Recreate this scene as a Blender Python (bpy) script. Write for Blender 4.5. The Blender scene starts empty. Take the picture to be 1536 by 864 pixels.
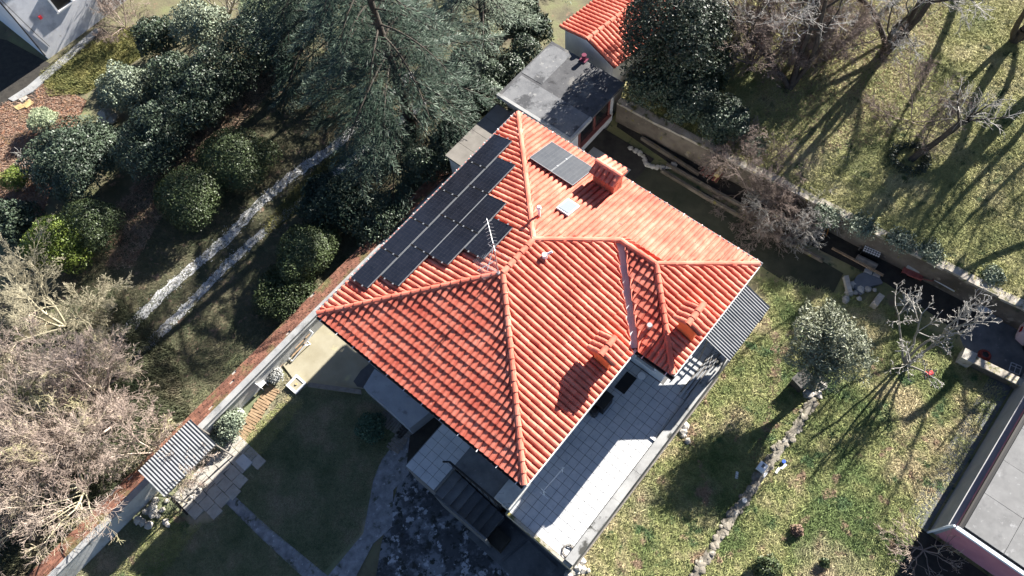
import bpy, math, random
import numpy as np
from mathutils import Vector, Matrix

SC = bpy.context.scene
COL = SC.collection

# ------------------------------------------------------------------ camera
CF, CT, CR = 1147.13, 0.456785, -0.143559        # focal length in photo pixels, tilt from straight down, roll
ZE = 5.8                                          # height of the eaves above the lower garden
CZ = ZE + 26.0
_r = np.array([1., 0, 0]); _u = np.array([0, math.cos(CT), math.sin(CT)]); _f = np.array([0, math.sin(CT), -math.cos(CT)])
CRt = math.cos(CR)*_r + math.sin(CR)*_u
CUp = -math.sin(CR)*_r + math.cos(CR)*_u
cam_d = bpy.data.cameras.new("drone_camera")
cam = bpy.data.objects.new("drone_camera", cam_d); COL.objects.link(cam)
cam_d.sensor_width = 36.0; cam_d.lens = CF/1536*36.0; cam_d.clip_end = 2000; cam_d.clip_start = 0.1
M = Matrix(((CRt[0], CUp[0], -_f[0], 0), (CRt[1], CUp[1], -_f[1], 0), (CRt[2], CUp[2], -_f[2], CZ), (0, 0, 0, 1)))
cam.matrix_world = M
SC.camera = cam

# ------------------------------------------------------------------ light
SUN_EL, SUN_AZ = 26.0, 37.8                       # azimuth counted from +X towards +Y
w = bpy.data.worlds.new("World"); SC.world = w; w.use_nodes = True
nt = w.node_tree; bg = nt.nodes["Background"]
sky = nt.nodes.new("ShaderNodeTexSky"); sky.sky_type = 'NISHITA'; sky.sun_disc = False
sky.sun_elevation = math.radians(SUN_EL); sky.sun_rotation = math.radians(90-SUN_AZ)
sky.air_density = 0.54; sky.dust_density = 0.3; sky.ozone_density = 1.0; sky.altitude = 300
nt.links.new(sky.outputs[0], bg.inputs[0]); bg.inputs[1].default_value = 0.05
sd = bpy.data.lights.new("sun", 'SUN'); sd.energy = 5.0; sd.angle = math.radians(0.5); sd.color = (1.0, 0.95, 0.88)
so = bpy.data.objects.new("sun", sd); COL.objects.link(so)
_e, _a = math.radians(SUN_EL), math.radians(SUN_AZ)
SUND = Vector((-math.cos(_a)*math.cos(_e), -math.sin(_a)*math.cos(_e), -math.sin(_e)))
so.rotation_euler = SUND.to_track_quat('-Z', 'Y').to_euler(); so.location = (30, 20, 40)
SC.view_settings.view_transform = 'Standard'; SC.view_settings.look = 'None'
SC.view_settings.exposure = 2.15; SC.view_settings.gamma = 1.0

# ------------------------------------------------------------------ helpers
def at(px, py, z):
    "the point of the level plane z seen at this pixel of the photograph"
    d = CRt*(px-768) - CUp*(py-432) + _f*CF
    k = (z-CZ)/d[2]
    return Vector((d[0]*k, d[1]*k, z))
def at_np(P, z):
    d = np.outer(P[:, 0]-768, CRt) - np.outer(P[:, 1]-432, CUp) + _f*CF
    k = (z-CZ)/d[:, 2]
    return np.stack([d[:, 0]*k, d[:, 1]*k, np.full(len(P), float(z))], 1)

HA = 0.745813
HU = Vector((math.cos(HA), math.sin(HA), 0)); HV = Vector((math.sin(HA), -math.cos(HA), 0))
HO = Vector((-7.4174, 12.8610, 0))
HL, HW, HI, HB = 11.882, 10.149, 6.2886, 1.6217   # main block length, width; wing start, wing projection
PITCH = math.radians(18.4); TP = math.tan(PITCH)
def H(a, b, z=0.0): return HO + HU*a + HV*b + Vector((0, 0, z))
def loc_ab(p): d = p-HO; return d.dot(HU), d.dot(HV)
WWG = (HL-HI)/2
def rz(a, b):
    m = min(a, HL-a, b, HW-b)
    if b >= HW-WWG: m = max(m, min(a-HI, HL-a, HW+HB-b))
    return ZE + TP*m
def at_roof(px, py):
    z = ZE+0.8
    for _ in range(30):
        p = at(px, py, z); z = rz(*loc_ab(p))
    return p

def mat(name, cols, scale=3.0, detail=6, rough=.85, bump=0.0, bscale=40, isl=0.0, spots=(), spec=.3, metal=0.0,
        lo=.32, hi=.68, stretch=None, trans=0.0):
    m = bpy.data.materials.new(name); m.use_nodes = True
    N = m.node_tree.nodes; L = m.node_tree.links; bs = N["Principled BSDF"]
    bs.inputs["Roughness"].default_value = rough; bs.inputs["Metallic"].default_value = metal
    bs.inputs["Specular IOR Level"].default_value = spec
    g = N.new("ShaderNodeNewGeometry"); vec = g.outputs["Position"]
    if stretch:
        mp = N.new("ShaderNodeMapping"); mp.inputs["Rotation"].default_value = (0, 0, stretch[0]); mp.inputs["Scale"].default_value = stretch[1]
        L.new(vec, mp.inputs["Vector"]); vec = mp.outputs[0]
    def noise(sc, det=detail):
        n = N.new("ShaderNodeTexNoise"); n.inputs["Scale"].default_value = sc; n.inputs["Detail"].default_value = det
        n.inputs["Roughness"].default_value = .62
        L.new(vec, n.inputs["Vector"]); return n.outputs["Fac"]
    def ramp(fac, cs, a, b):
        r = N.new("ShaderNodeValToRGB"); e = r.color_ramp.elements
        while len(e) < len(cs): e.new(.5)
        for i, c in enumerate(cs):
            e[i].position = a+(b-a)*i/max(1, len(cs)-1); e[i].color = (*c, 1)
        L.new(fac, r.inputs[0]); return r.outputs[0]
    if len(cols) > 1: c = ramp(noise(scale), cols, lo, hi)
    else:
        rgb = N.new("ShaderNodeRGB"); rgb.outputs[0].default_value = (*cols[0], 1); c = rgb.outputs[0]
    for (sc_, ss, th, soft) in spots:
        mk = ramp(noise(ss, 8), [(0, 0, 0), (1, 1, 1)], th, th+soft)
        mx = N.new("ShaderNodeMix"); mx.data_type = 'RGBA'; L.new(mk, mx.inputs[0]); L.new(c, mx.inputs[6]); mx.inputs[7].default_value = (*sc_, 1); c = mx.outputs[2]
    if isl:
        mr = N.new("ShaderNodeMapRange"); L.new(g.outputs["Random Per Island"], mr.inputs[0])
        mr.inputs[3].default_value = 1-isl; mr.inputs[4].default_value = 1+isl
        vm = N.new("ShaderNodeVectorMath"); vm.operation = 'SCALE'; L.new(c, vm.inputs[0]); L.new(mr.outputs[0], vm.inputs[3]); c = vm.outputs[0]
    L.new(c, bs.inputs["Base Color"])
    if bump:
        b = N.new("ShaderNodeBump"); b.inputs["Strength"].default_value = bump; b.inputs["Distance"].default_value = .03
        L.new(noise(bscale, 5), b.inputs["Height"]); L.new(b.outputs[0], bs.inputs["Normal"])
    return m

RL = {}                                            # world location of every thing and part made so far
def _prop(o, label, cat, group, kind):
    if label: o["label"] = label
    if cat: o["category"] = cat
    if group: o["group"] = group
    if kind: o["kind"] = kind
def thing(name, label, cat, loc, group=None, kind=None):
    o = bpy.data.objects.new(name, None); o.empty_display_size = .2; COL.objects.link(o); o.location = loc
    RL[o] = Vector(loc); _prop(o, label, cat, group, kind); return o
def mesh_from(V, F, m, name, smooth=False):
    me = bpy.data.meshes.new(name)
    if isinstance(V, np.ndarray):
        F = np.asarray(F, dtype=np.int32); k = F.shape[1]
        me.vertices.add(len(V)); me.vertices.foreach_set("co", V.astype(np.float32).ravel())
        me.loops.add(F.size); me.loops.foreach_set("vertex_index", F.ravel())
        me.polygons.add(len(F)); me.polygons.foreach_set("loop_start", np.arange(0, F.size, k, dtype=np.int32))
        me.update(calc_edges=True)
    else:
        me.from_pydata([tuple(v) for v in V], [], F)
    if smooth: me.polygons.foreach_set("use_smooth", np.ones(len(me.polygons), dtype=bool))
    if m: me.materials.append(m)
    return me
def emit(name, V, F, m, parent=None, label=None, cat=None, group=None, kind=None, smooth=False):
    "one mesh object; world-space vertices"
    if parent is None:
        A = np.array([tuple(v) for v in V]) if not isinstance(V, np.ndarray) else V
        mn, mx = A.min(0), A.max(0); org = Vector(((mn[0]+mx[0])/2, (mn[1]+mx[1])/2, mn[2]))
    else: org = RL[parent]
    if isinstance(V, np.ndarray): V2 = V-np.array(org)
    else: V2 = [Vector(v)-org for v in V]
    o = bpy.data.objects.new(name, mesh_from(V2, F, m, name, smooth)); COL.objects.link(o)
    if parent is None: o.location = org
    else: o.parent = parent
    RL[o] = org; _prop(o, label, cat, group, kind); return o
def piece(name, me, parent, mw):
    "an object sharing mesh data, at world matrix mw, under a part"
    o = bpy.data.objects.new(name, me); COL.objects.link(o); o.parent = parent
    l, q, s = mw.decompose(); o.location = l-RL[parent]; o.rotation_euler = q.to_euler(); o.scale = s
    RL[o] = l; return o
def dup(root, loc, rot=0.0, scale=1.0, label=None):
    c = root.copy(); COL.objects.link(c); c.location = loc; c.rotation_euler = (0, 0, rot); c.scale = (scale,)*3 if not isinstance(scale, tuple) else scale
    if label: c["label"] = label
    RL[c] = Vector(loc)
    for ch in list(root.children):
        d = ch.copy(); COL.objects.link(d); d.parent = c
        for g in list(ch.children):
            e = g.copy(); COL.objects.link(e); e.parent = d
    return c

class MB:
    def __init__(s): s.v = []; s.f = []
    def add(s, V, F):
        n = len(s.v); s.v += [Vector(v) for v in V]; s.f += [tuple(i+n for i in f) for f in F]; return s
    def hexa(s, b, t):                              # four bottom and four top corners
        return s.add(list(b)+list(t), [(3, 2, 1, 0), (4, 5, 6, 7), (0, 1, 5, 4), (1, 2, 6, 5), (2, 3, 7, 6), (3, 0, 4, 7)])
    def box(s, c, x, y, z):                         # centre and three half vectors
        c = Vector(c); x = Vector(x); y = Vector(y); z = Vector(z)
        b = [c-x-y-z, c+x-y-z, c+x+y-z, c-x+y-z]; return s.hexa(b, [p+z*2 for p in b])
    def prism(s, pts, z0, z1):
        n = len(pts); b = [Vector((p[0], p[1], z0)) for p in pts]; t = [Vector((p[0], p[1], z1)) for p in pts]
        return s.add(b+t, [tuple(range(n-1, -1, -1)), tuple(range(n, 2*n))]+[(i, (i+1) % n, n+(i+1) % n, n+i) for i in range(n)])
    def tube(s, p, q, r0, r1=None, n=8, cap=True):
        p = Vector(p); q = Vector(q); r1 = r0 if r1 is None else r1; d = (q-p).normalized()
        x = d.orthogonal().normalized(); y = d.cross(x); k = [(math.cos(2*math.pi*i/n), math.sin(2*math.pi*i/n)) for i in range(n)]
        V = [p+(x*c+y*g)*r0 for c, g in k]+[q+(x*c+y*g)*r1 for c, g in k]
        F = [(i, (i+1) % n, n+(i+1) % n, n+i) for i in range(n)]
        if cap: F += [tuple(range(n-1, -1, -1)), tuple(range(n, 2*n))]
        return s.add(V, F)
    def path(s, pts, r, n=6):
        for p, q in zip(pts, pts[1:]): s.tube(p, q, r, r, n)
        return s
    def rock(s, c, r, seed, flat=.6):
        rg = random.Random(seed); c = Vector(c); n1, n2 = 7, 4; V = [c-Vector((0, 0, r*flat*.4))]; F = []
        for j in range(1, n2):
            th = math.pi*j/n2
            for i in range(n1):
                ph = 2*math.pi*(i+.5*(j % 2))/n1; k = r*rg.uniform(.75, 1.15)
                V.append(c+Vector((k*math.sin(th)*math.cos(ph), k*math.sin(th)*math.sin(ph), -k*flat*math.cos(th))))
        V.append(c+Vector((0, 0, r*flat)))
        for i in range(n1): F.append((0, 1+(i+1) % n1, 1+i))
        for j in range(n2-2):
            for i in range(n1):
                a = 1+j*n1+i; b = 1+j*n1+(i+1) % n1; F.append((a, b, b+n1, a+n1))
        e = len(V)-1; o = 1+(n2-2)*n1
        for i in range(n1): F.append((o+i, o+(i+1) % n1, e))
        return s.add(V, F)
def part(name, mb, m, parent, label=None, kind=None, smooth=False): return emit(name, mb.v, mb.f, m, parent, label=label, kind=kind, smooth=smooth)
def solo(name, mb, m, label, cat, group=None, smooth=False): return emit(name, mb.v, mb.f, m, None, label, cat, group, smooth=smooth)
def struct(name, mb, m, label=None): return emit(name, mb.v, mb.f, m, None, label=label, kind='structure')
def pxs(P, z): return [at(x, y, z) for x, y in P]
def sheet(name, P, z, m, thick=.3, label=None):
    return struct(name, MB().prism(pxs(P, z), z-thick, z), m, label)

# vectorised geometry -------------------------------------------------------
def tubes(S, n=4):
    "S: list of (p, q, r0, r1) -> vertices, quads"
    P = np.array([s[0] for s in S]); Q = np.array([s[1] for s in S]); r0 = np.array([s[2] for s in S]); r1 = np.array([s[3] for s in S])
    d = Q-P; d /= np.linalg.norm(d, axis=1, keepdims=True)+1e-9
    a = np.where(np.abs(d[:, 2:3]) < .9, np.array([[0, 0, 1.]]), np.array([[1., 0, 0]])); x = np.cross(d, a); x /= np.linalg.norm(x, axis=1, keepdims=True); y = np.cross(d, x)
    V = []
    for C, r in ((P, r0), (Q, r1)):
        for i in range(n):
            t = 2*math.pi*i/n; V.append(C+(x*math.cos(t)+y*math.sin(t))*r[:, None])
    V = np.stack(V, 1).reshape(-1, 3); base = (np.arange(len(S))*2*n)[:, None]
    F = np.concatenate([base+np.array([[i, (i+1) % n, n+(i+1) % n, n+i]]) for i in range(n)], 0)
    return V, F
def quads(C, D, W, l, wd, base=.0):
    "diamond leaves: centre, axis, width direction, length, width"
    l = np.asarray(l).reshape(-1, 1); wd = np.asarray(wd).reshape(-1, 1)
    V = np.stack([C-D*l*.5, C+W*wd*.5-D*l*.05, C+D*l*.5, C-W*wd*.5-D*l*.05], 1).reshape(-1, 3)
    F = np.arange(len(C)*4).reshape(-1, 4); return V, F
def unit(A): return A/(np.linalg.norm(A, axis=-1, keepdims=True)+1e-9)
def join(parts):
    V = []; F = []; n = 0
    for v, f in parts: V.append(v); F.append(f+n); n += len(v)
    return np.concatenate(V), np.concatenate(F)
def leafcloud(seed, blobs, n, size, aspect=.5, lump=.18, inner=.25, up=0.0, facing=.6):
    g = np.random.default_rng(seed); B = np.array(blobs, float)
    ar = (B[:, 3]*B[:, 4]+B[:, 3]*B[:, 5]+B[:, 4]*B[:, 5]); k = g.choice(len(B), n, p=ar/ar.sum())
    d = unit(g.normal(size=(n, 3))); d[:, 2] = np.where(d[:, 2] < -.35, -d[:, 2], d[:, 2])
    ph = g.uniform(0, 6.28, (6, 3)); fr = g.normal(size=(6, 3))*4.5
    lum = sum(np.sin(d@fr[i]+ph[i, 0]+B[k, 0]*3) for i in range(6))/3.2
    rad = 1+lump*lum-np.abs(g.normal(size=n))*.12
    ins = g.random(n) < inner; rad = np.where(ins, rad*g.uniform(.45, .95, n), rad)
    C = B[k, :3]+d*B[k, 3:6]*rad[:, None]
    C[:, 2] = np.maximum(C[:, 2], .03)
    nrm = unit(d*facing+g.normal(size=(n, 3))*.55+np.array([0, 0, up])); t = unit(np.cross(nrm, g.normal(size=(n, 3)))); b = np.cross(nrm, t)
    s = size*g.uniform(.6, 1.35, n); return quads(C, t, b, s, s*aspect)
def grow(out, rg, p, d, L, r, lev, P):
    n = P['segs'][lev]; kids = P['kids'][lev] if lev < P['depth'] else 0
    for i in range(n):
        j = P['jit']
        d = (d+Vector((rg.gauss(0, j), rg.gauss(0, j), rg.gauss(0, j)+P['up']))).normalized()
        q = p+d*(L/n); r2 = max(P.get('rmin', .006), r*(1-.55/n))
        if q.z < .1: q.z = .1
        out.append((tuple(p), tuple(q), r, r2, lev)); p = q; r = r2
        if kids and (i >= P['start'][lev]):
            for _ in range(kids):
                an = math.radians(rg.uniform(*P['ang'])); ax = d.orthogonal().normalized(); ax.rotate(Matrix.Rotation(rg.uniform(0, 6.283), 3, d))
                e = d.copy(); e.rotate(Matrix.Rotation(an, 3, ax))
                grow(out, rg, p, e, L*P['ratio']*rg.uniform(.65, 1.2)*(1-.35*i/n), r*P['rr'], lev+1, P)
def bare_tree(name, seed, base, P, mt, mc, label, group=None, limbs=None, cat='tree', split=1):
    rg = random.Random(seed); out = []
    for (d, L, r) in (limbs or [((0, 0, 1), P['L'], P['r'])]):
        grow(out, rg, Vector((0, 0, 0)), Vector(d).normalized(), L, r, 0, P)
    o = thing(name, label, cat, base, group); b = np.array(base)
    lo = [s for s in out if s[4] <= split]; hi = [s for s in out if s[4] > split]
    if lo:
        V, F = tubes(lo, 6); emit('trunk', V+b, F, mt, o, smooth=True)
    if hi:
        V, F = tubes(hi, 3); emit('crown', V+b, F, mc, o)
    return o
def shrub(name, base, blobs, n, size, m, label, cat='shrub', group=None, seed=1, stem=None, **kw):
    o = thing(name, label, cat, base, group)
    V, F = leafcloud(seed, blobs, n, size, **kw); b = np.array(base); emit('foliage', V+b, F, m, o)
    zc = max(q[2] for q in blobs); rg = random.Random(seed); S = []
    for q in blobs:
        for _ in range(3):
            S.append(((0, 0, 0), (q[0]+rg.gauss(0, .2)*q[3], q[1]+rg.gauss(0, .2)*q[4], q[2]), stem or .05, .02))
    V, F = tubes(S, 5); emit('stem', V+b, F, M_BARK, o)
    return o
def inpoly(P, poly):
    x, y = P[:, 0], P[:, 1]; c = np.zeros(len(P), bool); n = len(poly)
    for i in range(n):
        x1, y1 = poly[i]; x2, y2 = poly[(i+1) % n]
        t = ((y1 > y) != (y2 > y)) & (x < (x2-x1)*(y-y1)/((y2-y1) or 1e-9)+x1); c ^= t
    return c
def blades(name, polys, z, n, h, wd, m, label, excl=(), seed=1, lean=.5, clump=0.0, cat=None):
    g = np.random.default_rng(seed); A = np.array([q for p in polys for q in p]); mn, mx = A.min(0), A.max(0)
    out = []; tot = 0
    while tot < n:
        P = g.uniform(mn, mx, (n, 2))
        if clump:
            cc = g.uniform(mn, mx, (max(8, n//14), 2)); P = cc[g.integers(0, len(cc), n)]+g.normal(size=(n, 2))*clump
        k = np.zeros(n, bool)
        for p in polys: k |= inpoly(P, p)
        for p in excl: k &= ~inpoly(P, p)
        out.append(P[k]); tot += k.sum()
        if not k.any(): break
    P = np.concatenate(out)[:n]; W = at_np(P, z); n = len(W)
    hh = h*g.uniform(.4, 1.3, n)[:, None]; dr = g.normal(size=(n, 3)); dr[:, 2] = 0; dr = unit(dr); sd_ = np.stack([-dr[:, 1], dr[:, 0], np.zeros(n)], 1)
    tip = W+np.array([0, 0, 1.])*hh+dr*hh*lean*g.uniform(.3, 1.6, n)[:, None]; ww = (wd*g.uniform(.6, 1.4, n))[:, None]
    W[:, 2] -= .01
    V = np.stack([W-sd_*ww, W+sd_*ww, tip], 1).reshape(-1, 3); F = np.arange(n*3).reshape(-1, 3)
    return emit(name, V, F, m, None, label=label, kind='stuff')

# ------------------------------------------------------------------ materials
M_TILE = mat("terracotta_tile", [(.43, .085, .056), (.53, .14, .09), (.61, .215, .15)], 1.3, rough=.8, bump=.2, bscale=35, isl=.15,
             spots=[((.15, .055, .045), 2.6, .63, .09), ((.20, .13, .09), 11, .67, .05), ((.50, .27, .19), 3.4, .66, .12)])
M_DECK = mat("roof_underlay", [(.10, .04, .03)])
M_PLAST = mat("white_plaster", [(.50, .51, .52), (.62, .62, .61)], 1.5, bump=.1, spots=[((.38, .36, .33), 1.2, .62, .12)])
M_PLASTB = mat("stained_render", [(.28, .28, .27), (.42, .42, .40), (.52, .51, .49)], 1.1, bump=.25, bscale=14, spots=[((.12, .12, .10), 2.2, .58, .1), ((.22, .2, .09), 5, .66, .06)])
M_WALLC = mat("old_concrete_wall", [(.065, .055, .043), (.12, .10, .08), (.175, .15, .12)], .9, bump=.4, bscale=12, spots=[((.22, .19, .15), 2.6, .6, .08), ((.05, .05, .035), 1.6, .58, .1), ((.17, .15, .04), 3, .62, .06)])
M_COPE = mat("mossy_coping", [(.26, .23, .19), (.42, .38, .32)], 2.2, bump=.4, bscale=15, spots=[((.10, .10, .04), 2.4, .52, .1), ((.28, .24, .05), 5, .6, .08)])
M_CONC = mat("grey_concrete", [(.20, .205, .21), (.31, .31, .30)], 1.4, bump=.2, bscale=22, spots=[((.11, .11, .105), 1.1, .58, .14)])
M_YARD = mat("sandy_concrete", [(.23, .205, .14), (.31, .285, .21)], .9, bump=.1, spots=[((.40, .36, .2), 1.6, .6, .12)])
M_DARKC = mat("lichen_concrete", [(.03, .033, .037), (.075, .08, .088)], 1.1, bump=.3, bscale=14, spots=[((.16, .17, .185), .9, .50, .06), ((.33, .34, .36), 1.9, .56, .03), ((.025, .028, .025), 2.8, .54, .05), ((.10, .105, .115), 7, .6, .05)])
M_SHADED = mat("shade_dark_lawn", [(.022, .026, .015), (.05, .048, .03)], 1.2, bump=.6, bscale=12)  # lawn colour darkened to stand in for deep shade in the back garden
M_DARKS = mat("dark_concrete", [(.07, .075, .08), (.14, .145, .15)], 1.6, bump=.3, bscale=20, spots=[((.2, .2, .2), 3.3, .62, .06)])
M_PATH = mat("worn_path", [(.12, .125, .135), (.26, .265, .28)], 3.2, bump=.5, bscale=18, spots=[((.06, .065, .05), 1.7, .56, .08), ((.36, .36, .37), 6, .62, .05)])
M_STEP = mat("dark_steps", [(.085, .09, .095), (.16, .165, .17)], 2.0, rough=.7, bump=.15, spots=[((.28, .28, .28), 5, .68, .06)])
M_TERR = mat("terrace_tile", [(.40, .41, .415), (.49, .49, .49)], 2.6, rough=.6, isl=.07, spots=[((.36, .375, .40), 6, .56, .12), ((.34, .35, .37), 1.3, .66, .1)])
M_GROUT = mat("grout", [(.10, .10, .10)])
M_KERB = mat("stained_kerb", [(.20, .20, .195), (.33, .33, .32)], 1.3, bump=.3, spots=[((.05, .05, .045), 1.6, .56, .08)])
M_SLAB = mat("paving_slab", [(.28, .26, .23), (.38, .36, .32)], 3, bump=.25, bscale=30, isl=.14, spots=[((.22, .21, .18), 4, .6, .1)])
M_BRICK = mat("wall_brick", [(.14, .063, .044), (.23, .105, .068)], 3.2, bump=.3, isl=.28, spots=[((.13, .115, .05), 1.1, .54, .12), ((.06, .05, .04), 2.6, .63, .08)])
M_CBRICK = mat("chimney_brick", [(.40, .12, .07), (.55, .19, .11)], 3, bump=.2, isl=.18)
M_CREND = mat("orange_brickwork", [(.58, .13, .045), (.66, .17, .06)], 4, bump=.1)
M_MORTAR = mat("mortar", [(.36, .33, .29)])
M_PANEL = mat("black_panel_glass", [(.006, .007, .011), (.012, .013, .019)], 3, rough=.14, spec=.5)
M_PFRAME = mat("black_panel_frame", [(.012, .012, .013)], rough=.4)
M_PANELG = mat("grey_panel_glass", [(.035, .038, .043), (.05, .053, .058)], 3, rough=.3, spec=.5)
M_PFG = mat("grey_frame_and_glint", [(.16, .165, .17)], rough=.4)
M_PLINE = mat("cell_line", [(.075, .08, .085)], rough=.4)
M_METAL = mat("pale_metal", [(.42, .43, .44)], rough=.4, metal=.6)
M_WHITE = mat("white_paint", [(.62, .62, .62), (.7, .7, .7)], 3, rough=.5)
M_GUT = mat("dark_gutter", [(.03, .03, .033)], rough=.5)
M_LEAD = mat("grey_flashing", [(.36, .37, .38), (.46, .47, .48)], 2, rough=.6, bump=.1, metal=.2)
M_BLACK = mat("black_plastic", [(.012, .012, .013)], rough=.5)
M_CORR = mat("corrugated_sheet", [(.115, .12, .125), (.18, .185, .19)], 2.2, rough=.6, spots=[((.16, .16, .16), 2.2, .66, .1)])
M_TAR = mat("tar_felt", [(.045, .046, .05), (.085, .086, .09)], 1.7, bump=.3, bscale=20, spots=[((.15, .145, .135), .9, .56, .1), ((.20, .195, .185), 6, .63, .06), ((.03, .03, .033), 2.2, .58, .08)])
M_TARL = mat("pale_felt", [(.10, .103, .11), (.165, .168, .172)], 1.6, bump=.3, bscale=20, spots=[((.05, .052, .056), 1.3, .53, .08), ((.21, .21, .205), 4, .60, .06)])
M_SLABR = mat("brown_slab", [(.13, .12, .105), (.19, .175, .155)], 1.5, bump=.2, spots=[((.12, .11, .1), 2.2, .6, .1)])
M_PINK = mat("pink_render", [(.40, .16, .19), (.47, .20, .225)], 1.4, bump=.1)
M_WOOD = mat("brown_wood", [(.20, .13, .075), (.33, .23, .14)], 5, bump=.3, isl=.2)
M_DWOOD = mat("grey_wood", [(.13, .115, .10), (.21, .19, .165)], 5, bump=.3, isl=.2)
M_REDWOOD = mat("red_brown_wood", [(.14, .045, .04), (.2, .07, .06)], 5, bump=.2, isl=.2)
M_OCHRE = mat("ochre_stone", [(.34, .25, .10), (.46, .35, .18)], 3, bump=.3)
M_STONE = mat("field_stone", [(.26, .24, .21), (.42, .39, .34)], 3.5, bump=.5, bscale=18, isl=.22, spots=[((.2, .19, .13), 4, .6, .08)])
M_STONEB = mat("bedded_stone", [(.13, .115, .09), (.23, .205, .165)], 3.5, bump=.5, bscale=18, isl=.3, spots=[((.33, .305, .26), 3, .58, .08), ((.09, .09, .05), 4, .6, .08)])
M_BARK = mat("dark_bark", [(.035, .03, .024), (.075, .062, .05)], 6, bump=.5)
M_BARKG = mat("grey_bark", [(.15, .14, .115), (.26, .245, .21)], 5, bump=.4, spots=[((.24, .22, .07), 2.5, .6, .08)])
M_TWIGP = mat("pinkish_twig", [(.28, .215, .18), (.39, .32, .265)], .5, isl=.25, spots=[((.42, .38, .22), .55, .54, .1)])
M_TWIGY = mat("straw_twig", [(.28, .25, .17), (.37, .335, .235)], .8, isl=.25)
M_TWIGB = mat("brown_twig", [(.16, .12, .10), (.27, .215, .18)], .8, isl=.3)
M_TWIGG = mat("grey_twig", [(.26, .245, .22), (.37, .35, .32)], 1.5, isl=.25)
M_CEDAR = mat("cedar_needles", [(.012, .027, .017), (.033, .053, .034)], .8, rough=.6, isl=.4)
M_CEDAR2 = mat("blue_cedar_needles", [(.06, .085, .055), (.12, .145, .10)], .8, rough=.6, isl=.35)
M_LITTIP = mat("cedar_lit_tips", [(.052, .080, .055), (.115, .145, .105)], .9, rough=.6, isl=.3)  # lighter needle colour imitating sunlight on the bough ends
M_LAUREL = mat("laurel_leaf", [(.030, .046, .030), (.062, .085, .050)], 1.2, rough=.5, isl=.5, spec=.35)
M_EVER = mat("dark_evergreen_leaf", [(.017, .029, .018), (.040, .056, .033)], 1.1, rough=.5, isl=.5, spec=.35)
M_BOX = mat("clipped_leaf", [(.035, .052, .022), (.07, .092, .036)], 1.3, rough=.5, isl=.4)
M_YBOX = mat("yellow_green_leaf", [(.085, .13, .022), (.16, .20, .04)], 1.5, rough=.45, isl=.4)
M_OLIVE = mat("olive_leaf", [(.115, .13, .08), (.215, .225, .155)], 1.2, rough=.5, isl=.35)
M_SAGE = mat("sage_leaf", [(.13, .16, .11), (.22, .25, .18)], 1.4, rough=.6, isl=.35)
M_PALEJ = mat("pale_juniper", [(.22, .27, .16), (.32, .36, .23)], 1.4, isl=.3)
M_SILVER = mat("silver_leaf", [(.26, .265, .25), (.38, .38, .36)], 2, isl=.2)
M_BROWNL = mat("dry_brown_leaf", [(.16, .10, .075), (.26, .18, .13)], 1.4, isl=.35)
# ground covers
M_EARTH = mat("shaded_earth", [(.075, .065, .045), (.13, .12, .07), (.15, .16, .075)], .8, bump=.6, bscale=9, spots=[((.2, .13, .085), 2.2, .6, .1)])
M_LAWN = mat("lower_lawn", [(.09, .11, .06), (.16, .17, .095), (.28, .24, .17)], .6, bump=.6, bscale=14, spots=[((.16, .135, .09), .5, .6, .12)])
M_RLAWN = mat("dry_lawn", [(.09, .105, .045), (.19, .175, .08), (.32, .265, .16)], .42, bump=.7, bscale=11, spots=[((.17, .12, .08), .8, .6, .1), ((.045, .065, .03), 2.4, .58, .06)])
M_MEADOW = mat("meadow_grass", [(.12, .135, .055), (.22, .21, .085), (.31, .27, .15)], .4, bump=.7, bscale=10, spots=[((.05, .07, .03), 1.6, .58, .08), ((.20, .18, .04), .5, .6, .1)])
M_LITTER = mat("leaf_litter", [(.11, .07, .05), (.18, .125, .09), (.25, .19, .145)], 2.2, bump=.8, bscale=10, spots=[((.10, .08, .05), 3, .58, .06)])
M_RLITTER = mat("red_leaf_litter", [(.15, .07, .045), (.24, .12, .07), (.22, .16, .07)], 1.3, bump=.7, bscale=12)
M_YGRASS = mat("yellow_grass", [(.12, .13, .04), (.22, .20, .06)], 1.4, bump=.6, bscale=14)
M_GRAVEL = mat("white_gravel", [(.44, .44, .44), (.62, .615, .60)], 9, bump=.7, bscale=30, spots=[((.17, .16, .10), 1.3, .58, .1)])
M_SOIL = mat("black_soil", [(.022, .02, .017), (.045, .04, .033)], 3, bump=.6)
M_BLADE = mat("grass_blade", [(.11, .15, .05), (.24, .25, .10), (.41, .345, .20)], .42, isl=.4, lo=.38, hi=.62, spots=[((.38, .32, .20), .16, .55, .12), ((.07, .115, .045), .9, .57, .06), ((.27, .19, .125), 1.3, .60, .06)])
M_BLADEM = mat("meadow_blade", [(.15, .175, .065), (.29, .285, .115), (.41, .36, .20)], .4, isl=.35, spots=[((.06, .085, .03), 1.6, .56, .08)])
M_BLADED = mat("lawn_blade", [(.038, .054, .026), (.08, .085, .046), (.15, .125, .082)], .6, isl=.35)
M_BLADEL = mat("lower_lawn_blade", [(.085, .115, .055), (.17, .18, .10), (.30, .25, .17)], .6, isl=.4)
M_BLADEY = mat("yellow_blade", [(.09, .105, .035), (.20, .18, .065)], 1.2, isl=.35)
M_LEAFL = mat("fallen_leaf", [(.20, .11, .07), (.32, .25, .18)], 2.0, isl=.4)

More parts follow.
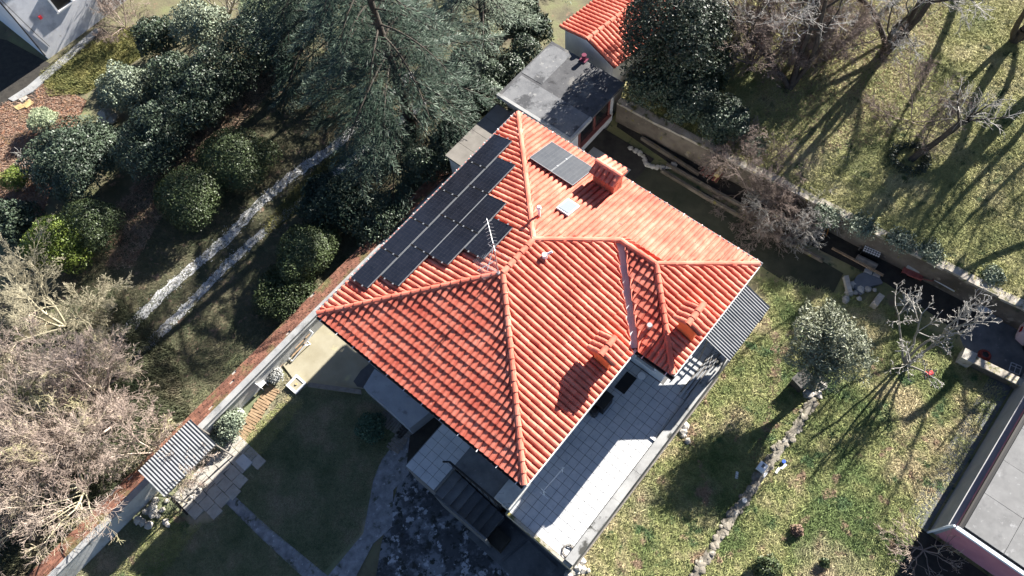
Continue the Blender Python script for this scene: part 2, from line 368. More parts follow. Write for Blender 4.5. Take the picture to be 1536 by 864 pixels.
# ------------------------------------------------------------------ the ground
ZT, ZR, ZM = 2.7, 1.2, 2.6                        # terrace, right garden, orchard
struct("ground", MB().prism([(-200, -200), (200, -200), (200, 200), (-200, 200)], -3.0, 0.0), M_EARTH)
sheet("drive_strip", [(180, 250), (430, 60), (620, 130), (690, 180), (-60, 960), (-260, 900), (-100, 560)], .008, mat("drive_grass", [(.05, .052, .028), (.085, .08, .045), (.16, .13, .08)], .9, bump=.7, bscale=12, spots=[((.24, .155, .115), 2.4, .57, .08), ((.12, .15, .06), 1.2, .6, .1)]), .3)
sheet("lower_lawn", [(430, 560), (590, 585), (620, 640), (590, 690), (560, 790), (480, 900), (40, 900), (300, 650)], .012, M_LAWN, .3)
def gravel(name, P, wd, z, label):
    mb = MB(); rg = random.Random(len(P)); L_ = []; R_ = []
    pts = []
    for (x0, y0), (x1, y1) in zip(P, P[1:]):
        for k in range(14): pts.append((x0+(x1-x0)*k/14, y0+(y1-y0)*k/14))
    pts.append(P[-1]); W = [at(x, y, z) for x, y in pts]
    for i, p in enumerate(W):
        d = (W[min(i+1, len(W)-1)]-W[max(i-1, 0)]).normalized(); n = Vector((-d.y, d.x, 0))
        L_.append(p+n*wd*rg.uniform(.36, .62)); R_.append(p-n*wd*rg.uniform(.36, .62))
    for i in range(len(W)-1):
        a, b, c, d = L_[i], R_[i], R_[i+1], L_[i+1]; k = Vector((0, 0, -.06)); mb.hexa([a+k, b+k, c+k, d+k], [a, b, c, d])
    struct(name, mb, M_GRAVEL, label)
    g = np.random.default_rng(len(P)); W = np.array([tuple(p) for p in W]); n = 2600; i = g.integers(0, len(W), n)
    C = W[i]+g.normal(size=(n, 3))*np.array([.22, .22, 0])*wd*1.4; C[:, 2] = z+.012
    D = unit(g.normal(size=(n, 3))*np.array([1, 1, .5])); Wd = unit(np.cross(D, g.normal(size=(n, 3)))); V, F = quads(C, D, Wd, g.uniform(.03, .08, n), g.uniform(.03, .07, n))
    emit("gravel_stones", V, F, M_GRAVEL, None, label="loose pale stones on the wheel track", kind='stuff')
gravel("gravel_track", [(620, 110), (505, 218), (440, 262), (392, 302), (335, 362), (255, 430), (160, 525), (60, 620)], .56, .02, "left gravel wheel track of the drive")
gravel("gravel_track", [(640, 150), (540, 230), (455, 300), (395, 348), (345, 392), (285, 455), (225, 515), (120, 610)], .46, .02, "right gravel wheel track of the drive")
# right garden terrace and orchard, one retaining level above the other
struct("right_garden", MB().prism([at(862, 850, ZR), at(830, 1150, ZR), at(2600, 1150, ZR), at(2600, 300, ZR), at(1500, 260, ZR), at(960, 100, ZR), H(15, 1.9, 0), H(10, 1.0, 0), H(2, 6, 0), H(-.4, 9.9, 0), H(-.4, 12.4, 0)], -.5, ZR), M_RLAWN)
sheet("orchard_meadow", [(932, 145), (1100, 233), (1300, 334), (1536, 450), (2000, 684), (3200, 684), (3200, -1300), (1150, -1300), (1010, -200), (968, 20)], ZM, M_MEADOW, 2.5)
sheet("leaf_bed", [(1130, 60), (1240, -60), (1420, -40), (1400, 110), (1330, 190), (1240, 190), (1160, 150)], ZM+.012, M_LITTER, .2)
sheet("dry_patch", [(1185, 170), (1250, 180), (1330, 250), (1290, 300), (1210, 260)], ZM+.008, mat("pale_dry_ground", [(.30, .27, .17), (.40, .37, .27)], 2, bump=.7, bscale=12, spots=[((.13, .15, .07), 3, .55, .08)]), .2)
# far left garden
sheet("leaf_bed", [(-60, 175), (60, 120), (130, 150), (110, 200), (60, 330), (-80, 330)], .01, M_RLITTER, .2)
sheet("grass_patch", [(60, 112), (100, 78), (190, 40), (250, 30), (235, 70), (130, 140), (75, 145)], .014, M_YGRASS, .2)
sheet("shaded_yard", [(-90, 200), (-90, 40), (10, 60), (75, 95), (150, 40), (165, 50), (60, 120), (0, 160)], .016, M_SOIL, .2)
sheet("kerb_strip", [(20, 152), (48, 138), (135, 62), (150, 44), (143, 42), (122, 60), (40, 130), (12, 148)], .07, M_CONC, .2)
st = struct("stepping_path", MB().prism(pxs([(15, 150), (50, 130), (55, 145), (25, 165)], .02), -.1, .02), M_SOIL)
for k, P in enumerate([[(27, 148), (36, 140), (42, 146), (33, 153)], [(33, 157), (44, 148), (51, 154), (40, 162)], [(20, 160), (31, 155), (38, 160), (27, 165)]]):
    part("flagstone", MB().prism(pxs(P, .06), .0, .06), M_OCHRE if k else M_STONE, st)

# ------------------------------------------------------------------ the house
house = thing("house", "white house under a large red clay tiled hip roof with a small side wing", "house", H(0, 0, 0))
def abprism(mb, P, z0, z1): return mb.prism([H(a, b) for a, b in P], z0, z1)
OV = .5
FOOT = [(OV, OV), (HL-OV, OV), (HL-OV, HW+HB-OV), (HI+OV+.1, HW+HB-OV), (HI+OV+.1, HW-OV), (OV, HW-OV)]
wall = part("wall", abprism(MB(), FOOT, -.2, ZE-.16), M_PLAST, house)
EAVE = [(.03, .03), (HL-.03, .03), (HL-.03, HW+HB+.10), (HI+.02, HW+HB+.10), (HI+.02, HW+.10), (.03, HW+.10)]
part("eave_slab", abprism(MB(), EAVE, ZE-.155, ZE-.045), M_PLAST, house)
h2 = HW/2; T = HW+HB; ww = WWG
def A3(a, b, z): return H(a, b, z)
dk = MB(); zt = ZE+TP*h2-.03; zw = ZE+TP*ww-.03; ze = ZE-.03
dk.add([A3(0, 0, ze), A3(HL, 0, ze), A3(HL-h2, h2, zt), A3(h2, h2, zt), A3(0, HW, ze), A3(HI, HW, ze), A3(HL-ww, HW-ww, zw), A3(HL, T, ze), A3(HL-ww, T-ww, zw), A3(HI, T, ze)],
       [(0, 1, 2, 3), (4, 0, 3), (1, 7, 8, 6, 2), (5, 4, 3, 2, 6), (9, 5, 6, 8), (7, 9, 8)])
roof = part("roof", dk, M_DECK, house, label="red clay hip roof with lichened barrel tiles")
FACES = [((HL, 0), (-1, 0), (0, 1), [(0, 0), (HL, 0), (HL-h2, h2), (h2, h2)], 0),
         ((0, 0), (0, 1), (1, 0), [(0, 0), (HW, 0), (h2, h2)], 0),
         ((HL, T), (0, -1), (-1, 0), [(0, 0), (T, 0), (T-h2, h2), (HB+ww, ww), (ww, ww)], 0),
         ((0, HW), (1, 0), (0, -1), [(0, 0), (HI, 0), (HL-ww, ww), (HL-h2, h2), (h2, h2)], 1),
         ((HI, HW), (0, 1), (1, 0), [(0, 0), (HB, 0), (HB-ww, ww), (-ww, ww)], 2),
         ((HI, T), (1, 0), (0, -1), [(0, 0), (2*ww, 0), (ww, ww)], 0)]
def span(poly, s):
    xs = []
    for (e0, s0), (e1, s1) in zip(poly, poly[1:]+poly[:1]):
        if s0 == s1:
            if abs(s-s0) < 1e-9: xs += [e0, e1]
        elif min(s0, s1)-1e-9 <= s <= max(s0, s1)+1e-9: xs.append(e0+(e1-e0)*(s-s0)/(s1-s0))
    return (min(xs), max(xs)) if xs else None
TW, TE, TLEN = .225, .345, .40
PROF = [(0, .010), (.022, -.004), (.048, -.004), (.060, .044), (.090, .080), (.142, .096), (.196, .080), (.226, .044), (.238, .002)]
NP = len(PROF)
TV = [(x, -.0, n+.042) for x, n in PROF]+[(x, TLEN, n) for x, n in PROF]+[(x, -.0, n+.002) for x, n in PROF]
TF = [(i, i+1, NP+i+1, NP+i) for i in range(NP-1)]+[(2*NP+i, 2*NP+i+1, i+1, i) for i in range(NP-1)]
tile_me = mesh_from(TV, TF, M_TILE, "roof_tile", smooth=False)
cp, sp = math.cos(PITCH), math.sin(PITCH)
tiles = []
rgt = random.Random(5)
for fi, (O, e, s, poly, valley) in enumerate(FACES):
    O3 = H(O[0], O[1], ZE); E3 = HU*e[0]+HV*e[1]; S3 = HU*s[0]+HV*s[1]
    U3 = S3*cp+Vector((0, 0, sp)); N3 = Vector((0, 0, cp))-S3*sp
    smax = max(p[1] for p in poly); emn = min(p[0] for p in poly); emx = max(p[0] for p in poly)
    for j in range(-0, int(smax/cp/TE)+2):
        t0 = j*TE-.05
        for i in range(int(emn/TW)-2, int(emx/TW)+2):
            e0 = i*TW+.01; sc = (t0+.19)*cp
            r = span(poly, min(max(sc, 0), smax-.001))
            if sc > smax+.1 or not r: continue
            gl = .17 if valley == 2 else 0; gr = .23 if (valley == 1 and sc < ww) else 0
            if e0+TW < r[0]-.1+gl or e0 > r[1]+.1-gr: continue
            Vl = []; clip = False
            jx, jn = rgt.gauss(0, .004), rgt.gauss(0, .003)
            for (x, y, n) in TV:
                ee = e0+x+jx; yy = t0+y; sh = min(max(yy*cp, 0), smax-.001); q = span(poly, sh)
                lo, hi = q[0]+gl, q[1]-(gr if sh < ww else 0)
                if valley == 2 and sh >= ww: lo, hi = q
                if ee < lo or ee > hi: ee = min(max(ee, lo), hi); clip = True
                if yy*cp > smax: yy = smax/cp; clip = True
                Vl.append((ee, yy, n+jn))
            if max(v[0] for v in Vl)-min(v[0] for v in Vl) < .02: continue
            base = O3+E3*(e0+jx)+U3*t0+N3*jn
            wv = None if not clip else [O3+E3*v[0]+U3*v[1]+N3*v[2] for v in Vl]
            Mx = Matrix(((E3.x, U3.x, N3.x, base.x), (E3.y, U3.y, N3.y, base.y), (E3.z, U3.z, N3.z, base.z), (0, 0, 0, 1)))
            tiles.append((fi, (base-Vector((0, 0, CZ))).length + (0 if fi == 1 else 3), clip, wv, Mx))
tiles.sort(key=lambda t: (t[2], t[1]))
rest = MB(); nt_ = 0
for fi, dd, clip, wv, Mx in tiles:
    if not clip and nt_ < 300: piece("roof_tile", tile_me, roof, Mx); nt_ += 1
    else: rest.add(wv or [Mx @ Vector(v) for v in TV], TF)
part("roof_tiles", rest, M_TILE, roof, kind='stuff')
# ridge and hip tiles
cap = MB(); K = [(math.cos(math.pi*i/6), math.sin(math.pi*i/6)) for i in range(7)]
CV = [(c*.125, 0, g*.115+.012) for c, g in K]+[(c*.105, .44, g*.095) for c, g in K]+[(c*.105, 0, g*.09) for c, g in K]
CFc = [(i, i+1, 8+i, 7+i) for i in range(6)]+[(14+i, 15+i, i+1, i) for i in range(6)]
cap_me = mesh_from(CV, CFc, M_TILE, "ridge_tile")
def capline(p, q, parent, me=cap_me, step=.385, lift=.03):
    d = q-p; n = max(1, int(round(d.length/step))); d = d.normalized(); x = d.cross(Vector((0, 0, 1))).normalized(); zz = x.cross(d)
    for i in range(n):
        b = p+(q-p)*(i/n)+Vector((0, 0, lift))
        piece("ridge_tile", me, parent, Matrix(((x.x, d.x, zz.x, b.x), (x.y, d.y, zz.y, b.y), (x.z, d.z, zz.z, b.z), (0, 0, 0, 1))))
Z5 = ZE+TP*h2; Zw = ZE+TP*ww
P1, P2, P3, P4 = A3(HL-h2, h2, Z5), A3(h2, h2, Z5), A3(HL-ww, HW-ww, Zw), A3(HL-ww, T-ww, Zw)
for p, q in ((A3(HL, 0, ZE), P1), (A3(0, 0, ZE), P2), (P2, P1), (A3(0, HW, ZE), P2), (P3, P1), (P3, P4), (A3(HL, T, ZE), P4), (A3(HI, T, ZE), P4)): capline(p, q, roof)
# valley flashing
vm = MB(); I3 = A3(HI, HW, ZE); dv = (P3-I3).normalized(); sx = dv.cross(Vector((0, 0, 1))).normalized()
vm.add([I3+sx*.24+Vector((0, 0, .05)), P3+sx*.24+Vector((0, 0, .05)), P3+Vector((0, 0, .012)), I3+Vector((0, 0, .012)), I3-sx*.24+Vector((0, 0, .05)), P3-sx*.24+Vector((0, 0, .05))], [(0, 1, 2, 3), (3, 2, 5, 4)])
part("valley_flashing", vm, M_LEAD, roof)
# gutters
def gutter(p, q, out, m):
    g = MB(); d = (q-p); o = out; z = Vector((0, 0, 1)); A = [(.0, .0), (.0, -.10), (.13, -.10), (.13, 0), (.115, 0), (.115, -.085), (.015, -.085), (.015, 0)]
    V = [x+o*a+z*b for x in (p, q) for a, b in A]; n = 8
    g.add(V, [(i, (i+1) % n, n+(i+1) % n, n+i) for i in range(n)]+[tuple(range(n)), tuple(range(n, 2*n))])
    gt = part("gutter", g, m, house)
    k = int(d.length/.85); b = MB()
    for i in range(k+1):
        c = p+d*((i+.3)/(k+.6)); b.box(c+o*.065+z*.012, d.normalized()*.018, o*.085, z*.006)
    part("gutter_bracket", b, M_WHITE, gt)
zg = ZE-.01
gutter(H(0, -.04, zg), H(HL, -.04, zg), -HV, M_METAL)
gutter(H(-.03, 0, zg), H(-.03, HW, zg), -HU, M_GUT)
gutter(H(HL+.03, -.1, zg), H(HL+.03, T+.1, zg), HU, M_METAL)
gutter(H(HI-.03, HW+.1, zg), H(HI-.03, T+.1, zg), -HU, M_GUT)
# doors and windows
def opening(name, c, wdir, n, w_, z0, z1, m, frame=M_WHITE, child="pane"):
    f = MB(); t = .06; up = Vector((0, 0, 1)); c = Vector(c)
    for sgn in (-1, 1): f.box(c+wdir*sgn*w_/2+up*((z0+z1)/2)+n*.03, wdir*t/2, n*.05, up*(z1-z0)/2)
    f.box(c+up*(z1+.03)+n*.03, wdir*(w_/2+t/2), n*.05, up*.03); f.box(c+up*(z0-.03)+n*.05, wdir*(w_/2+t), n*.09, up*.03)
    o = part(name, f, frame, house)
    part(child, MB().box(c+up*((z0+z1)/2)+n*.012, wdir*(w_/2-t/2), n*.012, up*(z1-z0)/2), m, o)
M_GLASS = mat("dark_window_glass", [(.02, .022, .025)], rough=.1, spec=.6)
opening("door", H(5.3, HW-OV), HU, HV, .95, ZT+.02, ZT+2.1, M_DWOOD, child="door_leaf")
opening("door", H(2.6, HW-OV), HU, HV, 1.3, ZT+.02, ZT+2.1, M_GLASS)
opening("window", H(HI+OV+.1, HW+.3), HV, -HU, .9, ZT+.9, ZT+2.0, M_GLASS)
opening("window", H(9, T-OV), HU, HV, 1.0, ZT+.9, ZT+2.0, M_GLASS)
opening("door", H(OV, 7.4), HV, -HU, .95, ZT+.02, ZT+2.1, M_DWOOD, child="door_leaf")
opening("window", H(OV, 3.0), HV, -HU, 1.2, ZT+.9, ZT+2.0, M_GLASS)
# chimneys ------------------------------------------------------------------
def chimney(a0, a1, b0, b1, top, axis, mbody, brick, label, nt=4, capw=.42):
    zb = min(rz(a, b) for a in (a0, a1) for b in (b0, b1))-.1
    ch = part("chimney", abprism(MB(), [(a0, b0), (a1, b0), (a1, b1), (a0, b1)], zb, top), M_MORTAR if brick else mbody, house, label=label)
    if brick:
        bk = MB(); hh = .07; rg = random.Random(3)
        nz = int((top-zb)/hh)
        for k in range(nz):
            z = zb+k*hh
            for (p, q, nrm) in (((a0, b0), (a0, b1), -HU), ((a1, b0), (a1, b1), HU), ((a0, b0), (a1, b0), -HV), ((a0, b1), (a1, b1), HV)):
                P_, Q_ = H(*p, z+hh/2), H(*q, z+hh/2); L_ = (Q_-P_).length; d = (Q_-P_).normalized(); x = -.12*(k % 2)
                while x < L_:
                    x0, x1 = max(0, x), min(L_, x+.23)
                    if x1-x0 > .03: bk.box(P_+d*(x0+x1)/2+nrm*.012, d*((x1-x0)/2-.006), nrm*(.012+rg.uniform(0, .004)), Vector((0, 0, hh/2-.006)))
                    x += .24
        part("brickwork", bk, mbody, ch, kind='stuff')
    D, X = (HU, HV) if axis == 'a' else (HV, HU)
    c = H((a0+a1)/2, (b0+b1)/2, top); ln = ((a1-a0) if axis == 'a' else (b1-b0))/2+.10; wd = ((b1-b0) if axis == 'a' else (a1-a0))/2+capw*.42
    up = Vector((0, 0, 1)); tb = MB()
    # little gabled roof carried on four corner piers
    for sa in (-1, 1):
        for sb in (-1, 1): tb.box(c+D*sa*(ln-.17)+X*sb*(wd-capw*.42-.07)+up*.09, D*.06, X*.06, up*.09)
    part("cap_pier", tb, mbody, ch)
    rise = wd*.52; sl = math.hypot(wd, rise)
    part("cap_deck", MB().add([c+D*ln+X*wd+up*.18, c-D*ln+X*wd+up*.18, c-D*ln+up*(.18+rise), c+D*ln+up*(.18+rise), c+D*ln-X*wd+up*.18, c-D*ln-X*wd+up*.18,
                               c+D*ln+up*.16, c-D*ln+up*.16], [(0, 1, 2, 3), (3, 2, 5, 4), (0, 3, 4, 6), (1, 7, 5, 2)]), mbody, ch)
    n = max(3, int(2*ln/.2)); wt = 2*ln/n
    for sgn in (-1, 1):
        ed = -D*sgn if (D.cross(X).z*sgn) > 0 else D*sgn
        ud = (-X*sgn*wd+up*rise)/sl; e3 = ud.cross(up).normalized(); e3 = -e3 if False else e3; nn = e3.cross(ud)
        o = c+X*sgn*wd+up*.19-e3*ln
        for i in range(n):
            for j in range(2):
                bse = o+e3*(i*wt)+ud*(j*sl*.47-.04)
                piece("cap_tile", tile_me, ch, Matrix(((e3.x*wt/TW, ud.x*sl*.56/TLEN, nn.x, bse.x), (e3.y*wt/TW, ud.y*sl*.56/TLEN, nn.y, bse.y), (e3.z*wt/TW, ud.z*sl*.56/TLEN, nn.z, bse.z), (0, 0, 0, 1))))
    capline(c-D*ln+up*(.18+rise), c+D*ln+up*(.18+rise), ch, step=.36, lift=.02)
chimney(10.84, 11.40, 4.78, 5.74, rz(10.8, 5.2)+.66, 'b', M_CBRICK, True, "brick chimney with a tiled gabled cap beside the grey solar panels", capw=.36)
chimney(4.95, 5.62, 9.28, 9.92, rz(5, 9.3)+.62, 'a', M_CREND, False, "orange chimney with a tiled cap at the eave left of the valley")
chimney(7.70, 8.42, 10.93, 11.60, rz(7.7, 10.93)+.62, 'a', M_CREND, False, "orange chimney with a tiled cap on the small wing")
# roof furniture
p = at_roof(851, 315); S3 = -HU; up_ = (S3*cp+Vector((0, 0, sp))); nn = Vector((0, 0, cp))-S3*sp
hatch = part("roof_window", MB().box(p+nn*.13, HV*.29, up_*.38, nn*.05), M_LEAD, house)
part("pane", MB().box(p+nn*.19, HV*.23, up_*.31, nn*.008), mat("pale_glass", [(.16, .18, .20)], rough=.3), hatch)
part("vent_pipe", MB().tube(at_roof(809, 325), at_roof(809, 325)+Vector((0, 0, .62)), .05).tube(at_roof(809, 325)+Vector((0, 0, .62)), at_roof(809, 325)+Vector((0, 0, .72)), .1, .06), M_WHITE, house)
q = at_roof(817, 387)
part("vent_pipe", MB().tube(q, q+Vector((0, 0, .28)), .11, .10).tube(q+Vector((0, 0, .2)), q+Vector((.28, .05, .30)), .05), M_WHITE, house, label="short vent elbow in a clay collar")
q = at_roof(973, 493)
part("vent_pipe", MB().tube(q, q+Vector((0, 0, .3)), .07, n=12).tube(q+Vector((0, 0, .3)), q+Vector((0, 0, .36)), .11, .09, 12), M_METAL, house)

# ------------------------------------------------------------------ solar panels
def panel(a, b, la, lb, face, label, group, dark=True):
    if face == 'left': E_, S_ = -HU, HV; a0, b0 = a, b
    U_ = S_*cp+Vector((0, 0, sp)); N_ = Vector((0, 0, cp))-S_*sp; c = H(a, b, 0); c.z = rz(a, b)
    return E_, U_, N_, c
up3 = lambda S_: (S_*cp+Vector((0, 0, sp)), Vector((0, 0, cp))-S_*sp)
def make_panel(c, E_, U_, N_, le, lu, dark, label, group, clamps):
    t = thing("solar_panel", label, "solar panel", c, group); z = .20
    o = c+N_*z
    for sgn in (-1, 1):
        part('frame', MB().box(o+E_*sgn*(le/2-.012), E_*.012, U_*lu/2, N_*.02), M_PFRAME if dark else M_PFG, t)
        part('frame_glint_edge', MB().box(o+U_*sgn*(lu/2-.011), E_*(le/2-.024), U_*.011, N_*.021), M_PFG, t)  # on black panels the paler edge colour imitates a line of reflected sky
        part('mounting_rail', MB().box(o-N_*.05+U_*lu*.28*sgn, E_*le/2, U_*.02, N_*.025), M_METAL, t)
    gl = part("glass", MB().box(o+N_*.002, E_*(le/2-.024), U_*(lu/2-.024), N_*.014), M_PANEL if dark else M_PANELG, t)
    ln = MB(); ne, nu = (10, 6) if dark else (6, 8)
    for i in range(1, ne): ln.box(o+E_*(le*(i/ne-.5))+N_*.0172, E_*(.0025 if dark else .006), U_*(lu/2-.03), N_*.0006)
    for i in range(1, nu): ln.box(o+U_*(lu*(i/nu-.5))+N_*.0185, E_*(le/2-.03), U_*(.0025 if dark else .006), N_*.0006)
    part("cell_line", ln, mat("dark_cell_line", [(.022, .023, .03)]) if dark else M_PLINE, gl)
    for (ce, cu) in clamps:
        part("clamp", MB().box(o+E_*ce+U_*cu+N_*.02, E_*.03, U_*.025, N_*.018), M_METAL, t)
U_, N_ = up3(HV)
rows = [(.58, [9.51, 7.80, 6.09, 4.38, 2.67]), (1.62, [8.50, 6.79, 5.08, 3.37]), (2.63, [6.78, 5.07]), (3.66, [5.96])]
names = [["black solar panel at the top end of the row beside the eave", "black solar panel second from the top in the row beside the eave", "black solar panel in the middle of the row beside the eave", "black solar panel fourth from the top in the row beside the eave", "black solar panel at the lowest end of the row beside the eave"],
         ["black solar panel at the top end of the second row from the eave", "black solar panel second from the top in the second row from the eave", "black solar panel third from the top in the second row from the eave", "black solar panel at the lowest end of the second row from the eave"],
         ["upper one of the two black solar panels in the third row", "lower one of the two black solar panels in the third row"], ["single black solar panel highest up the roof beside the aerial"]]
for (b, aa), nn_ in zip(rows, names):
    for a, lb in zip(aa, nn_):
        c = H(a, b, rz(a, b)); first = a == aa[0]
        cl = [(.86, -.25), (.86, .25)] + ([(-.86, -.25), (-.86, .25)] if first else [])
        make_panel(c, -HU, U_, N_, 1.685, 1.065, True, lb, "black solar panels on the left roof slope", cl)
U_, N_ = up3(-HU)
for b, lb, cl in ((2.78, "pale grey solar panel on the back slope nearest the hip ridge", [(-.545, .3), (-.545, -.3)]), (3.88, "pale grey solar panel on the back slope beside the brick chimney", [])):
    make_panel(H(10.62, b, rz(10.62, b)), -HV, U_, N_, 1.09, 1.5, False, lb, "grey solar panels on the back roof slope", cl)
# aerial
p = at_roof(748, 412); an = thing("television_aerial", "thin metal television aerial mast on the ridge with two comb antennas", "aerial", p)
up = Vector((0, 0, 1)); part("mast", MB().tube(p-up*.1, p+up*2.3, .022), M_METAL, an)
part("mast_foot", MB().tube(p, p+up*.16, .11, .06), M_METAL, an)
yd = Vector((-.1, 1, 0)).normalized(); yx = Vector((1, .1, 0)).normalized(); c = p+up*2.2; yg = MB().tube(c-yd*.25, c+yd*1.05, .009)
for i in range(9): yg.tube(c+yd*(-.16+i*.135)-yx*.15, c+yd*(-.1+i*.135), .005, n=4).tube(c+yd*(-.16+i*.135)+yx*.15, c+yd*(-.1+i*.135), .005, n=4)
part("yagi_antenna", yg, M_METAL, an)
c = p+up*1.1; gd = Vector((-.8, -.35, 0)).normalized(); gx = Vector((-gd.y, gd.x, 0)); gb = MB().tube(c+gx*.0, c+gd*.75, .016)
for i in range(11): gb.tube(c+gd*(.06*i+.1)-gx*.34+up*(.18-i*.0), c+gd*(.06*i+.1)+gx*.34-up*.18, .007, n=4)
part("grid_antenna", gb, M_METAL, an)
part("dipole", MB().tube(p+up*1.75-gx*.1, p+up*1.55+gd*.55+gx*.4, .013, n=5).tube(p+up*1.5+gd*.6, p+up*1.6+gx*.65+gd*.3, .01, n=5).tube(p+up*1.5-gx*.5, p+up*1.5+gx*.4-gd*.3, .01, n=5), M_METAL, an)

# ------------------------------------------------------------------ terrace, landing, stairs
ter = struct("terrace", abprism(MB(), [(-.75, HW-.35), (-.75, 12.80), (11.6, 12.80), (11.6, 11.0), (6.0, HW-.6)], -.3, ZT), M_GROUT)
TS = .345
def grid_tiles(parent, name, a0, a1, b0, b1, ts, z, m, skip=None, gap=.015, th=.012, seed=1):
    me = None; rg = random.Random(seed); h = (ts-gap)/2
    mb = MB().box((0, 0, 0), (h, 0, 0), (0, h, 0), (0, 0, th/2)); me = mesh_from(mb.v, mb.f, m, name)
    R3 = Matrix(((HV.x, HU.x, 0), (HV.y, HU.y, 0), (0, 0, 1)))
    for i in range(int((a1-a0)/ts+.01)):
        for j in range(int((b1-b0)/ts+.01)):
            a, b = a0+(i+.5)*ts, b0+(j+.5)*ts
            if skip and skip(a, b): continue
            mw = (Matrix.Rotation(rg.gauss(0, .0025), 3, 'X') @ Matrix.Rotation(rg.gauss(0, .0025), 3, 'Y') @ R3).to_4x4(); mw.translation = H(a, b, z+th/2+rg.uniform(0, .003))
            piece(name, me, parent, mw)
grid_tiles(ter, "floor_tile", -.74, 11.3, HW-.48, 12.5, TS, ZT, M_TERR, lambda a, b: a > HI+OV+.05 and b < HW+HB-OV+.2)
kb = MB(); rg = random.Random(8); a = -.75
while a < 11.5:
    l = rg.uniform(1.2, 2.4); kb.add(*(lambda m: (m.v, m.f))(abprism(MB(), [(a+.01, 12.46), (min(11.6, a+l), 12.46), (min(11.6, a+l), 12.80), (a+.01, 12.80)], ZT-.4, ZT+.20+rg.uniform(0, .02)))); a += l
part("kerb", kb, M_KERB, ter)
part("kerb", abprism(MB(), [(-.87, 9.75), (-.75, 9.75), (-.75, 12.84), (-.87, 12.84)], ZT-.5, ZT+.07), M_COPE, ter)
solo("rail_pipe", MB().tube(H(-.6, 12.9, ZT+.25), H(8.3, 12.92, ZT+.28), .03).tube(H(-.5, 12.88, ZT-.2), H(-.5, 12.9, ZT+.26), .025).tube(H(4, 12.88, ZT-.2), H(4, 12.9, ZT+.26), .025).tube(H(8.2, 12.88, ZT-.2), H(8.2, 12.9, ZT+.26), .025), M_DWOOD, "long low rail pipe along the outer edge of the terrace", "rail")
lnd = struct("landing", abprism(MB(), [(-1.95, 5.6), (.6, 5.6), (.6, 9.1), (-.80, 9.1), (-.80, 7.15), (-1.95, 7.15)], -.2, ZT), M_STEP)
grid_tiles(lnd, "floor_tile", -1.94, .25, 5.63, 7.15, .365, ZT, mat("landing_tile", [(.36, .38, .40), (.47, .48, .49)], 2.6, rough=.6, isl=.06), None, seed=4)
part("pier_cap", abprism(MB(), [(-.72, 9.12), (.55, 9.12), (.55, HW-.3), (-.72, HW-.3)], ZT-.2, ZT+.42), M_PLASTB, lnd)
stc = struct("staircase", abprism(MB(), [(-2.05, 7.15), (-1.97, 7.15), (-1.97, 9.75), (-2.05, 9.75)], -.1, ZT-.35), M_DARKS)
for k in range(7):
    b = 7.16+k*.335; zt_ = ZT-.20*(k+1)
    s_ = part("step", abprism(MB(), [(-1.96, b), (-.86, b), (-.86, b+.33), (-1.96, b+.33)], -.1, zt_-.04), M_STEP, stc)
    part("tread", abprism(MB(), [(-1.965, b-.0), (-.855, b-.0), (-.855, b+.36), (-1.965, b+.36)], zt_-.038, zt_), M_STEP, s_)
part("step", abprism(MB(), [(-1.96, 9.53), (-1.3, 9.53), (-1.3, 10.2), (-1.96, 10.2)], -.1, .9), M_SOIL, stc)
hr = thing("stair_railing", "dark handrail running down beside the shaded stairs under the eave", "railing", H(-.83, 8.2, ZT))
mb = MB().tube(H(-.98, 6.85, ZT+.80), H(-.83, 7.05, ZT+.85), .035).tube(H(-.83, 7.05, ZT+.85), H(-.80, 9.55, ZT+.55), .045)
part("handrail", mb, M_BLACK, hr)
mb = MB()
for k in range(9): mb.tube(H(-.83, 7.1+k*.3, ZT-.3), H(-.83, 7.1+k*.3, ZT+.80-k*.03), .015, n=5)
part("baluster", mb, M_BLACK, hr)
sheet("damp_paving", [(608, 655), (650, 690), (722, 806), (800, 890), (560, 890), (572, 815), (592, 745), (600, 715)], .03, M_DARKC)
sheet("worn_path", [(606, 648), (634, 668), (612, 712), (590, 735), (588, 790), (560, 815), (520, 890), (470, 890), (545, 800), (560, 720), (572, 690)], .04, M_PATH)
sheet("narrow_path", [(336, 752), (350, 742), (404, 792), (492, 864), (470, 880), (390, 806)], .036, M_PATH)
ws = struct("lower_yard", MB().prism(pxs([(700, 802), (742, 764), (765, 772), (870, 868), (830, 900), (790, 886)], .25), -.2, .25), M_DARKS)
for P in ([(706, 800), (745, 768), (790, 808), (748, 842)], [(793, 811), (836, 850), (800, 888), (752, 846)]): part("concrete_slab", MB().prism(pxs(P, .29), .2, .29), M_DARKS, ws)
struct("cellar_slab", MB().prism(pxs([(545, 581), (562, 553), (648, 616), (614, 643)], .9), -.1, .9), mat("blue_grey_slab", [(.24, .26, .29), (.33, .35, .38)], 1.4, bump=.2, spots=[((.17, .18, .2), 2, .6, .1)]))
struct("cellar_pit", MB().prism(pxs([(616, 641), (648, 618), (664, 640), (610, 697)], .05), -.2, .05), M_SOIL)
yd_ = struct("concrete_yard", MB().prism(pxs([(424, 547), (478, 470), (590, 560), (545, 583), (463, 577), (452, 585)], .06), -.2, .06), M_YARD)
part("tar_patch", MB().prism(pxs([(530, 572), (541, 556), (560, 540), (572, 560), (546, 582), (536, 580)], .068), .055, .068), mat("dark_screed", [(.06, .065, .07), (.1, .1, .105)], 2), yd_)
p0, p1 = at(462, 577, .25), at(542, 588, .25)
solo("plank", MB().box((p0+p1)/2, (p1-p0)/2, Vector((0, .1, 0)), Vector((0, 0, .05))), M_DWOOD, "dark weathered plank along the edge of the sandy concrete yard", "plank")
p = at(445, 577, .1); dc = thing("drain_cover", "square white concrete drain cover on the grass beside the sandy yard", "drain cover", p)
